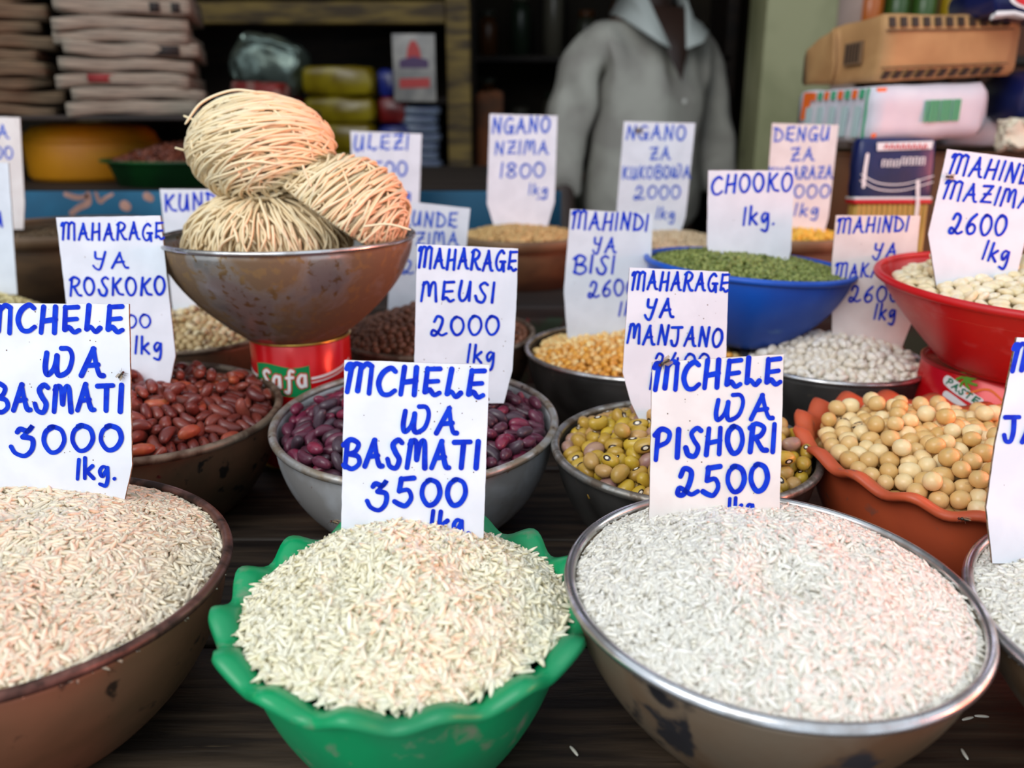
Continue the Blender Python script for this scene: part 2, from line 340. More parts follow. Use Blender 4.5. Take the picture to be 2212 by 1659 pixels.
# card positions, outlines and lines of writing, in metres
CARDS = [('c1', (-0.2294, 0.395, 0.0915), 10, [(-0.0375, 0.0977), (0.0366, 0.0973), (0.0333, 0.0145), (0.027, 0.0027), (-0.0444, 0.0)],
  [('MCHELE', -0.0358, 0.0835, 0.0327, 0.0831, 0.0131), ('WA', -0.008, 0.0614, 0.0212, 0.0604, 0.0137), ('BASmATI', -0.0359, 0.0428, 0.0302, 0.0428, 0.0134),
   ('3000', -0.0272, 0.021, 0.0282, 0.0223, 0.0131), ('1kg.', 0.0048, 0.0074, 0.0245, 0.0074, 0.0102)],
  'large white card reading MCHELE WA BASMATI 3000 with a fly on it'),
 ('c2', (-0.0465, 0.357, 0.0894), 12, [(-0.0316, 0.0812), (0.0359, 0.079), (0.0326, 0.0), (-0.0352, 0.0)],
  [('MCHELE', -0.0311, 0.066, 0.0329, 0.0638, 0.0126), ('WA', -0.0049, 0.0469, 0.0202, 0.0463, 0.0119), ('BASmATI', -0.033, 0.0308, 0.0306, 0.0299, 0.0128),
   ('3500', -0.0213, 0.0121, 0.0239, 0.0126, 0.0121), ('1kg.', 0.0077, -0.0014, 0.0262, -0.0018, 0.0108)],
  'speckled white card reading MCHELE WA BASMATI 3500 in the green bowl'),
 ('c3', (0.0989, 0.366, 0.0937), 12, [(-0.0321, 0.0735), (0.0303, 0.0774), (0.0307, 0.0018), (-0.0325, -0.0)],
  [('MCHELE', -0.031, 0.06, 0.029, 0.0631, 0.0126), ('WA', -0.0015, 0.0457, 0.0255, 0.0466, 0.0112), ('PISHORI', -0.0298, 0.0273, 0.0275, 0.0309, 0.013),
   ('2500', -0.0188, 0.0087, 0.0243, 0.0119, 0.0129), ('1kg.', 0.0059, -0.0018, 0.0209, -0.0005, 0.0091)],
  'white card reading MCHELE WA PISHORI 2500 in the steel bowl'),
 ('c4', (0.2511, 0.351, 0.0884), 12, [(-0.0197, 0.0942), (0.0384, 0.0918), (0.0472, 0.0007), (-0.0251, 0.0), (-0.0294, 0.0148), (-0.0269, 0.0446)],
  [('MCHELE', -0.0214, 0.0791, 0.033, 0.078, 0.0119), ('JA', -0.0234, 0.0463, -0.0076, 0.0457, 0.0117)],
  'white card cut off by the photo edge, in the rightmost rice bowl'),
 ('c5', (-0.2799, 0.589, 0.0956), 9, [(-0.0477, 0.1149), (0.0272, 0.1162), (0.0287, 0.0866), (0.0321, 0.0148), (0.0251, 0.0007), (-0.0426, 0.0)],
  [('MAHARAGE', -0.0443, 0.0991, 0.0288, 0.0991, 0.0118), ('YA', -0.0234, 0.0793, 0.0014, 0.0793, 0.0112), ('ROSKOKO', -0.0418, 0.0592, 0.0274, 0.0596, 0.0127),
   ('2000', -0.0253, 0.0353, 0.0151, 0.0359, 0.0095), ('1kg', 0.0029, 0.0165, 0.022, 0.0165, 0.0123)],
  'white card reading MAHARAGE YA ROSKOKO in the reddish brown beans'),
 ('c6', (-0.3136, 0.83, 0.0948), 6, [(-0.0341, 0.1172), (0.0422, 0.1163), (0.0402, 0.0009), (-0.0308, 0.0)],
  [('KUNDE', -0.0299, 0.0957, 0.0355, 0.0984, 0.0162), ('K', -0.0296, 0.0539, -0.0241, 0.0539, 0.0082), ('2000', -0.0234, 0.0271, 0.0214, 0.0271, 0.0121)],
  'white card reading KUNDE half hidden by the noodle bowl'),
 ('c7', (-0.5316, 0.828, 0.1199), 6, [(-0.0175, 0.1178), (0.0402, 0.117), (0.0337, 0.0009), (-0.0264, -0.0)], [('U', 0.0162, 0.0548, 0.0283, 0.0557, 0.0154)],
  'blank-looking white card cut off at the left photo edge'),
 ('c8', (-0.628, 1.04, 0.1597), 6, [(-0.0267, 0.1224), (0.0359, 0.1202), (0.0297, 0.019), (0.0246, 0.0), (-0.0313, 0.0)],
  [('A', 0.0067, 0.0955, 0.0196, 0.0955, 0.0152), ('00', 0.0004, 0.0717, 0.0219, 0.0728, 0.0142)], 'dim pinkish white card behind the cut-off card at far left'),
 ('c9', (-0.1687, 1.13, 0.146), 6, [(-0.0432, 0.1174), (0.0502, 0.1139), (0.0428, 0.0), (-0.0428, 0.0)],
  [('ULEZI', -0.0387, 0.0928, 0.0321, 0.0934, 0.0188), ('2500', -0.0344, 0.0596, 0.0288, 0.0602, 0.0179), ('1kg', 0.0033, 0.0279, 0.0329, 0.0279, 0.0168)],
  'white card reading ULEZI behind the noodles'),
 ('c10', (0.0128, 1.11, 0.1483), 6, [(-0.0413, 0.1365), (0.0455, 0.1342), (0.043, 0.0262), (0.0323, 0.0), (-0.0347, 0.0012), (-0.0456, 0.0238)],
  [('NGANO', -0.0379, 0.1125, 0.0355, 0.1136, 0.0189), ('NZImA', -0.0344, 0.0865, 0.034, 0.0871, 0.0162), ('1800', -0.0273, 0.0568, 0.0288, 0.058, 0.0175),
   ('1kg', 0.0096, 0.0357, 0.0332, 0.0357, 0.0129), ('~', 0.0199, 0.0274, 0.0333, 0.0286, 0.0035)],
  'white card reading NGANO NZIMA 1800 standing in a wooden tub of wheat'),
 ('c11', (0.185, 1.1, 0.1435), 6, [(-0.0422, 0.1322), (0.0488, 0.13), (0.0413, 0.013), (0.034, 0.0), (-0.0435, 0.0012), (-0.0488, 0.0207)],
  [('NGANO', -0.0386, 0.1095, 0.0367, 0.1095, 0.0171), ('ZA', -0.0075, 0.0848, 0.018, 0.0854, 0.0156), ('KUKOBOWA', -0.042, 0.0605, 0.0446, 0.0623, 0.0151),
   ('2000', -0.0263, 0.0354, 0.0325, 0.0366, 0.0158), ('1kg', 0.0028, 0.0101, 0.0263, 0.0095, 0.0142)],
  'white card reading NGANO ZA KUKOBOWA 2000 with a fly at its top'),
 ('c12', (0.3365, 0.985, 0.1588), 6, [(-0.0394, 0.1148), (0.0368, 0.1127), (0.033, 0.0101), (0.0283, -0.0), (-0.0356, 0.0005), (-0.0409, 0.017)],
  [('DENGU', -0.0361, 0.0949, 0.0265, 0.0959, 0.0153), ('ZA', -0.0155, 0.0728, 0.0106, 0.0739, 0.0144), ('KUPARAZA', -0.0398, 0.0521, 0.0334, 0.0536, 0.0135),
   ('2000', -0.0256, 0.0312, 0.0313, 0.0322, 0.0141), ('1kg', -0.0071, 0.0111, 0.0199, 0.0111, 0.0138)],
  'pale card reading DENGU ZA KUPARAZA behind the CHOOKO card'),
 ('c13', (-0.0895, 0.87, 0.0907), 6, [(-0.0324, 0.1071), (0.0462, 0.0986), (0.0334, 0.0), (-0.0433, 0.0)],
  [('KUNDE', -0.0264, 0.0816, 0.0315, 0.0788, 0.0147), ('NZImA', -0.024, 0.0607, 0.0332, 0.0607, 0.0133), ('2000', -0.0267, 0.0308, 0.028, 0.0308, 0.0135)],
  'shaded bluish card reading KUNDE NZIMA behind the MEUSI card'),
 ('c14', (-0.022, 0.549, 0.1004), 9, [(-0.0419, 0.0969), (0.0261, 0.0938), (0.0252, 0.0618), (0.0223, 0.011), (0.0163, 0.0), (-0.0465, 0.0)],
  [('MAHARAGE', -0.0413, 0.0811, 0.0245, 0.0787, 0.013), ('mEUSI', -0.0398, 0.0587, 0.0097, 0.058, 0.0131), ('2000', -0.0332, 0.0353, 0.0125, 0.0359, 0.0127),
   ('1kg', -0.0086, 0.0168, 0.0093, 0.0161, 0.0121)],
  'white card reading MAHARAGE MEUSI 2000 in the purple beans'),
 ('c15', (0.0841, 0.77, 0.0891), 7, [(-0.0302, 0.1092), (0.0461, 0.105), (0.0458, 0.0), (-0.0314, 0.0009), (-0.0353, 0.0333)],
  [('MAHINDI', -0.0282, 0.0915, 0.0414, 0.0898, 0.0152), ('YA', -0.0085, 0.0698, 0.0122, 0.0698, 0.0137), ('BISI', -0.0264, 0.0505, 0.0113, 0.0505, 0.0159),
   ('2600', -0.0121, 0.028, 0.0319, 0.0298, 0.0148), ('1kg', 0.0171, 0.0106, 0.0403, 0.0106, 0.0131)],
  'white card reading MAHINDI YA BISI 2600 in the popcorn maize'),
 ('c16', (0.1045, 0.514, 0.0957), 9, [(-0.0296, 0.0916), (0.0335, 0.089), (0.034, 0.0317), (0.0333, 0.0), (-0.0187, 0.0), (-0.0269, 0.0043), (-0.0327, 0.0241)],
  [('MAHARAGE', -0.0279, 0.0778, 0.0334, 0.0764, 0.0112), ('YA', -0.0192, 0.0601, -0.0013, 0.0598, 0.0118), ('mANJANO', -0.0301, 0.0431, 0.0306, 0.0407, 0.0119),
   ('2400', -0.0132, 0.0256, 0.0228, 0.0256, 0.0109), ('1kg', -0.0148, 0.0135, 0.0051, 0.0135, 0.0103)],
  'white card reading MAHARAGE YA MANJANO in the yellow beans'),
 ('c17', (0.2165, 0.757, 0.154), 6, [(-0.0416, 0.0797), (0.0351, 0.0797), (0.0369, 0.0096), (0.0325, 0.0), (-0.0338, 0.0042), (-0.0398, 0.0146)],
  [('CHOOKO', -0.0377, 0.0592, 0.0338, 0.0624, 0.0153), ('1kg.', -0.0076, 0.0319, 0.0199, 0.0327, 0.0155)], 'white card reading CHOOKO 1kg in the blue bowl'),
 ('c18', (0.3244, 0.715, 0.0902), 6, [(-0.046, 0.1084), (0.0264, 0.108), (0.0267, 0.055), (0.0286, 0.0185), (0.0197, 0.0), (-0.0401, 0.0), (-0.0465, 0.067)],
  [('MAHINDI', -0.0437, 0.0935, 0.0165, 0.0947, 0.0126), ('YA', -0.0115, 0.0726, 0.0094, 0.0726, 0.0123), ('MAKANDE', -0.0427, 0.055, 0.0225, 0.0566, 0.0116),
   ('2600', -0.0289, 0.034, 0.014, 0.0348, 0.0134), ('1kg', -0.0056, 0.0185, 0.0123, 0.0185, 0.0132)],
  'pale card reading MAHINDI YA MAKANDE behind the blue bowl'),
 ('c19', (0.3501, 0.617, 0.1692), 8, [(-0.0337, 0.0874), (0.0351, 0.0792), (0.0292, 0.0184), (0.025, 0.002), (-0.0331, 0.0), (-0.0425, 0.0265)],
  [('MAHINDI', -0.0309, 0.0704, 0.0329, 0.0618, 0.0131), ('MAZImA', -0.0338, 0.0525, 0.0309, 0.0446, 0.0126), ('2600', -0.0272, 0.0278, 0.0134, 0.0251, 0.0142),
   ('1kg', -0.0008, 0.0082, 0.0177, 0.0055, 0.013)],
  'tilted white card reading MAHINDI MAZIMA 2600 in the red bowl'),
 ('c20', (-0.4035, 1.3, 0.1685), 4, [(-0.0358, 0.139), (0.055, 0.1377), (0.0459, 0.0), (-0.0445, 0.0)], [], 'blank white card mostly hidden behind the top noodle nest')]

# ---------------------------------------------------------------- the setting
dark_wall = mat('sooty_plaster', (46, 38, 26), .9, c2=(22, 17, 12), scale=3, bump=.3)
floor_m = mat('dirty_concrete', (60, 52, 44), .9, c2=(36, 30, 26), scale=4, bump=.3)
green_paint = mat('green_gloss_paint', (148, 146, 108), .5, c2=(124, 124, 86), scale=5, c3=(70, 66, 44), scale3=9, lo3=.66, hi3=.72)
old_wood = mat('aged_yellow_wood', (112, 92, 40), .75, c2=(56, 42, 18), scale=5, stretch=(1.5, 1.5, 9), bump=.4)
dark_wood = mat('dark_brown_wood', (44, 31, 22), .7, c2=(22, 15, 11), scale=8, stretch=(1, 6, 6), bump=.5)
def struct(name, c, s, m, **k):
    o = box_bm(name, *c, *s, m, bevel=.004, **k); o['kind'] = 'structure'; return o
struct('floor', (0, 1.4, -.97), (4.3, 4.3, .1), floor_m)
struct('wall_back', (0, 3.45, .3), (4.3, .1, 2.5), dark_wall)
struct('wall_left', (-2.05, 1.9, .3), (.1, 3.2, 2.5), dark_wall)
struct('wall_right', (2.15, 2.3, .3), (.1, 2.3, 2.5), dark_wall)
struct('ceiling', (0, 2.4, 1.6), (4.4, 2.3, .1), dark_wall)
pil = struct('column_green', (.625, 2.02, .3), (.155, .14, 2.44), green_paint)
# door leaf edge with its latch beside the column
d1 = struct('door_1', (.75, 2.05, .3), (.07, .05, 2.44), mat('pinkish_door_paint', (168, 142, 130), .6, c2=(140, 115, 100), scale=6))
box_bm('latch_plate', -.005, -.035, .09, .075, .02, .055, mat('tarnished_brass', (96, 84, 30), .45, .6, c2=(50, 44, 22), scale=40), d1, .004)
box_bm('lower_panel', 0, -.028, -.6, .066, .012, 1.2, mat('brown_door_panel', (84, 62, 50), .6, c2=(58, 38, 30), scale=9), d1, .002)
brown_boards = mat('reddish_brown_boards', (92, 48, 26), .7, c2=(44, 22, 14), scale=7, stretch=(5, 5, .6), bump=.3)
w2 = struct('partition_right', (1.2, 2.2, .3), (.86, .03, 2.44), mat('dark_backing', (30, 20, 14), .9))
for i in range(12):
    o = box_bm('board', -.38 + i * .07, -.028, 0, .064, .02 + .004 * (i % 3), 2.4, brown_boards, w2, .003)

# trestle table of planks the bowls stand on
plank_m = mat('weathered_black_planks', (74, 60, 46), .6, c2=(28, 21, 16), scale=9, stretch=(1.2, 12, 9), lo=.38, hi=.62, bump=.6, bscale=14, c3=(116, 100, 78), scale3=16, lo3=.68, hi3=.76, rnd=.15)
table = tag(empty('market_table', (0, .6, -.92)), 'long dark weathered plank table carrying all the bowls', 'table')
for i in range(6):
    y = .215 + i * .121
    box_bm('plank', random.uniform(-.03, .03), y - .6, .92 - .014 - (i % 2) * .0015, 2.3, .118, .028, plank_m, table, .003)
for x in (-1.0, 1.0):
    for y in (.2, .83):
        box_bm('leg', x, y - .6, .445, .06, .06, .886, dark_wood, table, .004)
for y in (.2, .83): box_bm('rail', 0, y - .6, .86, 2.0, .03, .055, dark_wood, table, .003)
# raised step at the back of the table, a patterned cloth hanging over its front
step = tag(empty('raised_plank_step', (0, 1.185, -.92)), 'raised dark plank shelf at the back of the table under the tubs of grain', 'shelf')
for i in range(2): box_bm('plank', 0, -.16 + i * .165, .92 + .060, 2.2, .16, .022, dark_wood, step, .003)
for x in (-1.0, -.3, .35, 1.0): box_bm('leg', x, -.2, .484, .05, .05, .968, dark_wood, step, .003)
for x in (-1.0, 1.0): box_bm('leg', x, .04, .484, .05, .05, .968, dark_wood, step, .003)
V = []; Fc = []
n = 60
for i in range(n + 1):
    x = -.35 + .95 * i / n
    for j in range(9):
        V.append((x, .938 + .004 * math.sin(i * 1.1) * j / 8 + .003 * math.sin(i * .37), .059 - .0585 * j / 8 - .09 * (j / 8) ** 2))
for i in range(n):
    for j in range(8): a = i * 9 + j; Fc.append((a, a + 1, a + 10, a + 9))
cloth = mesh_obj('hanging_cloth', V, Fc, mat('dark_print_cloth', (34, 26, 22), .9, c2=(24, 44, 28), scale=26, lo=.52, hi=.6, c3=(110, 24, 22), scale3=46, lo3=.66, hi3=.7))
sm = cloth.modifiers.new('s', 'SOLIDIFY'); sm.thickness = .001
tag(cloth, 'dark printed cloth with red and green spots below the wooden tub', 'cloth')

# ---------------------------------------------------------------- bowls
bowls = {}
def bowl(key, name, label, cx, cy, zr, Rr, h, base, bm, rm, a=0., b=0., k=1.6, rim=.0022, th=.0012, cat='bowl', scallop=None, foot=None, seg=112, lip=0.):
    n = Vector((-a, -b, 1)).normalized()
    q = Vector((0, 0, 1)).rotation_difference(n)
    loc = Vector((cx, cy, zr)) - n * h
    root = empty(name, loc, q.to_euler()); tag(root, label, cat)
    T = np.linspace(0, 1, 14)
    fn = None
    if scallop:
        ns, ar, az, ph = scallop
        fn = lambda t, w: (ar * w * math.cos(ns * t + ph), az * w * math.cos(ns * t + ph))
    def rad(t): return base + (Rr - base) * (1 - (1 - t) ** k)
    ww = lambda t: max(0, (t - .55) / .45) ** 1.5
    prof = [(0.0001, .0, 0), (base * .6, 0, 0)] + [(rad(t), h * t, ww(t)) for t in T]
    top_r = rad(1)
    if lip: prof += [(top_r + lip * .5, h + lip * .12, 1), (top_r + lip, h + lip * .1, 1), (top_r + lip * 1.1, h - lip * .15, 1), (top_r + lip * .9, h - lip * .05, 1), (top_r + lip * .5, h + lip * .0 - .001, 1)]
    inner = [(max(rad(t) - th, 0.0001), h * t + (th if t < .05 else 0), ww(t)) for t in T[::-1]]
    if lip:
        # thick lip: outer wall meets its underside, inner wall its top
        prof = [(0.0001, 0, 0), (base * .6, 0, 0)] + [(rad(t), h * t, ww(t)) for t in T[:-1]] + [(top_r + lip * .35, h - .0045, 1), (top_r + lip * .9, h - .004, 1), (top_r + lip * 1.15, h - .0015, 1), (top_r + lip * 1.05, h + .0015, 1), (top_r + lip * .6, h + .0012, 1), (top_r + lip * .1, h - .0005, 1)]
        inner = inner[1:]
    V, Q = lathe(prof + inner + [(.0001, th, 0)], seg, fn)
    body = mesh_obj('bowl_body', V, Q, bm, root)
    if rim:
        V, Q = lathe(ring_prof(top_r + (rim * .3), h, rim), seg, fn, True)
        mesh_obj('rim', V, Q, rm, root)
    if foot:
        V, Q = lathe(ring_prof(foot[0], foot[1], foot[2], .6), seg, None, True)
        mesh_obj('foot_ring', V, Q, bm, root)
    Mx = Matrix.Translation(loc) @ q.to_matrix().to_4x4()
    bowls[key] = dict(root=root, M=Mx, R=top_r - th, h=h, cx=cx, cy=cy, zr=zr, loc=loc, q=q)
    return root

steel_rim = mat('bright_steel_rim', (226, 226, 228), .22, .95, c2=(168, 164, 160), scale=60, rough2=.4)
copper_pan = mat('brown_tarnished_pan', (150, 104, 78), .42, .4, c2=(92, 66, 42), scale=14, lo=.35, hi=.7, rough2=.65, metal2=.2, c3=(52, 36, 26), scale3=90, lo3=.66, hi3=.74, bump=.1)
copper_rim = mat('brown_pan_rim', (128, 88, 78), .35, .6, c2=(56, 40, 34), scale=60, rough2=.6)
stained_steel = mat('stained_steel', (146, 128, 108), .36, .6, c2=(100, 74, 50), scale=16, lo=.42, hi=.6, rough2=.62, metal2=.3, c3=(48, 46, 50), scale3=26, lo3=.60, hi3=.64, bump=.08)
alu = mat('dull_aluminium', (196, 200, 204), .40, .15, c2=(160, 158, 156), scale=26, rough2=.55, c3=(120, 70, 40), scale3=120, lo3=.7, hi3=.74)
alu_rim = mat('dull_aluminium_rim', (190, 188, 184), .36, .6, c2=(150, 136, 118), scale=90, rough2=.55, c3=(80, 52, 34), scale3=160, lo3=.64, hi3=.7)
dark_enamel = mat('dark_worn_enamel', (74, 72, 70), .42, .3, c2=(44, 42, 40), scale=18, c3=(92, 84, 72), scale3=110, lo3=.68, hi3=.74)
rust_pan = mat('rusty_dark_pan', (126, 84, 60), .5, .3, c2=(76, 60, 42), scale=18, lo=.35, hi=.65, rough2=.7, c3=(28, 20, 14), scale3=100, lo3=.6, hi3=.68)
worn_rim = mat('worn_brown_rim', (140, 122, 104), .5, .45, c2=(84, 62, 48), scale=70, rough2=.65)
green_pl = mat('green_plastic', (6, 152, 92), .3, 0, c2=(20, 132, 84), scale=12, rough2=.5, c3=(120, 134, 110), scale3=70, lo3=.6, hi3=.74, spec=.5, sss=.05)
terracotta = mat('terracotta_plastic', (206, 92, 54), .42, 0, c2=(190, 82, 48), scale=14, rough2=.6, c3=(120, 92, 80), scale3=80, lo3=.64, hi3=.76)
blue_pl = mat('blue_plastic', (20, 88, 196), .42, 0, c2=(16, 74, 176), scale=9, rough2=.6, c3=(70, 110, 180), scale3=40, lo3=.64, hi3=.78)
red_pl = mat('red_plastic', (206, 20, 26), .36, 0, c2=(192, 18, 26), scale=12, rough2=.5, c3=(206, 84, 88), scale3=46, lo3=.6, hi3=.8)
noodle_steel = mat('dirty_steel_bowl', (168, 164, 160), .3, .7, c2=(124, 102, 78), scale=22, lo=.45, hi=.58, rough2=.75, metal2=.3, c3=(138, 112, 76), scale3=150, lo3=.54, hi3=.64, bump=.15, bscale=120)

bowl('A', 'metal_pan', 'wide brown tarnished metal pan of rice, cut off at lower left', -.240, .345, .076, .101, .076, .066, copper_pan, copper_rim, a=-.05, k=2.2, rim=.0026)
bowl('B', 'scalloped_bowl', 'bright green scalloped plastic bowl heaped with rice', -.0470, .3265, .070, .0715, .070, .046, green_pl, green_pl, k=1.9, rim=0, th=.0016, scallop=(15, .0020, .0034, .6), lip=.0100, seg=180)
bowl('C', 'steel_bowl', 'stained steel bowl of white rice with a bright rim, in front', .1135, .3255, .078, .0870, .078, .040, stained_steel, steel_rim, a=-.02, b=.03, k=1.75, rim=.0026)
bowl('D', 'steel_bowl', 'steel bowl of rice cut off at the right photo edge', .308, .292, .074, .108, .074, .05, stained_steel, steel_rim, k=1.7, rim=.0026)
bowl('E', 'rusty_pan', 'rusty brown pan holding the reddish brown beans', -.268, .577, .075, .093, .075, .062, rust_pan, worn_rim, a=-.04, b=.05, k=2.4, rim=.003)
bowl('F', 'aluminium_bowl', 'dull aluminium bowl of purple beans behind the green bowl', -.0675, .550, .0755, .0965, .0755, .058, alu, alu_rim, b=.07, k=2.4, rim=.0028)
bowl('G', 'steel_bowl', 'dirty steel bowl of yellow beans left of the terracotta bowl', .1125, .507, .072, .0835, .072, .045, dark_enamel, mat('scratched_grey_rim', (186, 184, 178), .3, .85, c2=(120, 108, 96), scale=80, rough2=.6), b=.02, k=2.0, rim=.0028)
bowl('H', 'scalloped_bowl', 'terracotta red scalloped plastic bowl full of soybeans', .289, .489, .076, .095, .076, .062, terracotta, terracotta, a=-.05, b=.02, k=2.0, rim=0, th=.002, scallop=(19, .0018, .0030, .2), lip=.010, seg=200)
bowl('K', 'enamel_bowl', 'dark bowl with a pale rim holding orange popcorn maize', .113, .741, .075, .0985, .075, .06, dark_enamel, steel_rim, k=2.2, rim=.0024)
bowl('L', 'enamel_bowl', 'dark bowl of hulled white maize under the blue bowl', .283, .708, .075, .0765, .075, .05, dark_enamel, steel_rim, k=2.2, rim=.0022)
bowl('J', 'brown_pan', 'dark metal pan of brown cowpeas behind the MEUSI card', -.0775, .806, .075, .098, .075, .065, rust_pan, worn_rim, k=2.3, rim=.0026)
bowl('I', 'brown_pan', 'dark pan of pale cowpeas left of the red and green tin', -.322, .805, .075, .082, .075, .055, rust_pan, worn_rim, k=2.3, rim=.0022)
bowl('P', 'grain_pan', 'dark pan of yellowish split grain behind the left card', -.53, .80, .078, .085, .078, .055, rust_pan, worn_rim, k=2.3, rim=.0022)
bowl('blue', 'blue_bowl', 'bright blue plastic bowl of green grams resting on two rims', .2165, .762, .149, .0915, .0675, .045, blue_pl, blue_pl, a=-.06, b=.0, k=1.75, rim=.0028, foot=(.044, .004, .004))
bowl('red', 'red_bowl', 'red plastic bowl of large white maize on a tomato paste tin', .395, .622, .158, .110, .064, .056, red_pl, red_pl, a=-.02, b=.05, k=1.2, rim=.0030, foot=(.056, .003, .003))
bowl('nood', 'noodle_bowl', 'dirty steel bowl holding dried noodle nests on a red tin', -.178, .670, .188, .0985, .080, .040, noodle_steel, steel_rim, k=1.85, rim=.0018, foot=(.038, .003, .003))

# wooden tubs on the raised step
tub_m = mat('brown_tub', (98, 74, 46), .7, c2=(64, 46, 26), scale=9, stretch=(1, 1, 3), bump=.3)
tub_rim = mat('tub_hoop', (134, 108, 78), .6, c2=(98, 76, 52), scale=12)
def tub(key, label, cx, cy, zr, Rr):
    h = zr - .0715
    root = empty('grain_tub', (cx, cy, .0715)); tag(root, label, 'tub')
    V, Q = lathe([(.0001, 0, 0), (Rr * .90, 0, 0), (Rr * .96, h * .7, 0), (Rr * .97, h - .002, 0), (Rr * .93, h - .002, 0), (Rr * .9, h * .4, 0), (.0001, h * .3, 0)], 64)
    mesh_obj('tub_wall', V, Q, tub_m, root)
    V, Q = lathe([(Rr * .96, h - .013, 0), (Rr * 1.03, h - .014, 0), (Rr * 1.045, h - .002, 0), (Rr * 1.03, h, 0), (Rr * .95, h, 0)], 64, None, True)
    mesh_obj('hoop', V, Q, tub_rim, root)
    bowls[key] = dict(root=root, M=Matrix.Translation((cx, cy, .0715)), R=Rr * .93, h=h, cx=cx, cy=cy, zr=zr, loc=Vector((cx, cy, .0715)), q=Matrix.Identity(3).to_quaternion())
tub('M', 'brown wooden tub of wheat under the NGANO NZIMA card', .011, 1.10, .134, .079)
tub('N', 'brown tub of pale hulled wheat behind the MAHINDI YA BISI card', .205, 1.09, .127, .082)
tub('O', 'dark tub of split yellow lentils right of the CHOOKO card', .332, 1.005, .146, .060)
tub('U', 'tub holding the ULEZI card behind the noodle nests', -.180, 1.13, .130, .075)
tub('Q', 'wide dark tub left of the blue board, behind the ROSKOKO card', -.56, 1.06, .150, .115)

# ---------------------------------------------------------------- heaps: surface height in a bowl's own space
def heap_fn(key, peak, drop, p=1.6, dents=(), seed=0, amp=.0012):
    b = bowls[key]; Rr, h = b['R'], b['h']
    rs = np.random.default_rng(seed); ph = rs.uniform(0, 6.28, 12); k = rs.normal(0, 1, (12, 2)) * 2.4 / Rr
    def f(x, y):
        x = np.asarray(x, float); y = np.asarray(y, float)
        s = np.clip(np.hypot(x, y) / Rr, 0, 1)
        z = h - drop + peak * (1 - s ** 2) ** p * (1 + .0 * s)
        nz = sum(np.sin(k[i, 0] * x + k[i, 1] * y + ph[i]) for i in range(12)) / 4
        z = z + amp * nz * (1 - s ** 6)
        for (dx, dy, dr, dd) in dents: z = z - dd * np.exp(-((x - dx) ** 2 + (y - dy) ** 2) / dr ** 2)
        return z
    return f

def heap_mesh(key, name, f, m, sink=0., bumps=0., kind='stuff', nr=30, na=96):
    b = bowls[key]; Rr = b['R'] - .0005
    rr = np.linspace(0, 1, nr + 1)[1:] ; th = np.linspace(0, 2 * np.pi, na, endpoint=False)
    X = np.outer(rr * Rr, np.cos(th)); Y = np.outer(rr * Rr, np.sin(th))
    Z = f(X, Y) - sink + bumps * rng.normal(0, 1, X.shape)
    V = np.c_[X.ravel(), Y.ravel(), Z.ravel()]; V = np.r_[V, [[0, 0, float(f(0, 0)) - sink]]]
    Q = []
    for i in range(nr - 1):
        for j in range(na):
            k = (j + 1) % na; Q.append((i * na + j, (i + 1) * na + j, (i + 1) * na + k, i * na + k))
    c = len(V) - 1
    Fc = Q + [(c, j, (j + 1) % na) for j in range(na)]
    return V, Fc

def grain_cloud(key, f, n, L, rad, sides=5, tilt=.25, lift=(-.0006, .0012), rmax=.995, spill=0, shape=(.35, .85, 1, .85, .35), pos=None, flat=.8, dirs=None):
    """many small spindles lying on a heap, as numpy arrays in the bowl's own space"""
    b = bowls[key]; Rr = b['R']
    rho = np.sqrt(rng.uniform(0, 1, n)) * Rr * rmax; th = rng.uniform(0, 2 * np.pi, n)
    x, y = rho * np.cos(th), rho * np.sin(th)
    if spill:
        ns = spill; rho2 = Rr * rng.uniform(.97, 1.03, ns); x[:ns] = rho2 * np.cos(th[:ns]); y[:ns] = rho2 * np.sin(th[:ns])
    z = f(x, y) + rng.uniform(lift[0], lift[1], n)
    e = 1e-3
    gx = (f(x + e, y) - f(x - e, y)) / (2 * e); gy = (f(x, y + e) - f(x, y - e)) / (2 * e)
    N = np.c_[-gx, -gy, np.ones(n)]; N /= np.linalg.norm(N, axis=1, keepdims=True)
    a = rng.uniform(0, 2 * np.pi, n); D = np.c_[np.cos(a), np.sin(a), np.zeros(n)]
    D -= N * (D * N).sum(1, keepdims=True); D /= np.linalg.norm(D, axis=1, keepdims=True)
    D += N * rng.normal(0, tilt, (n, 1)); D /= np.linalg.norm(D, axis=1, keepdims=True)
    Bq = np.cross(N, D); Bq /= np.linalg.norm(Bq, axis=1, keepdims=True); U = np.cross(D, Bq)
    P = np.c_[x, y, z]
    return spindle(P, D, Bq, U, L * rng.uniform(.8, 1.12, n), rad * rng.uniform(.85, 1.15, n), sides, shape, flat)

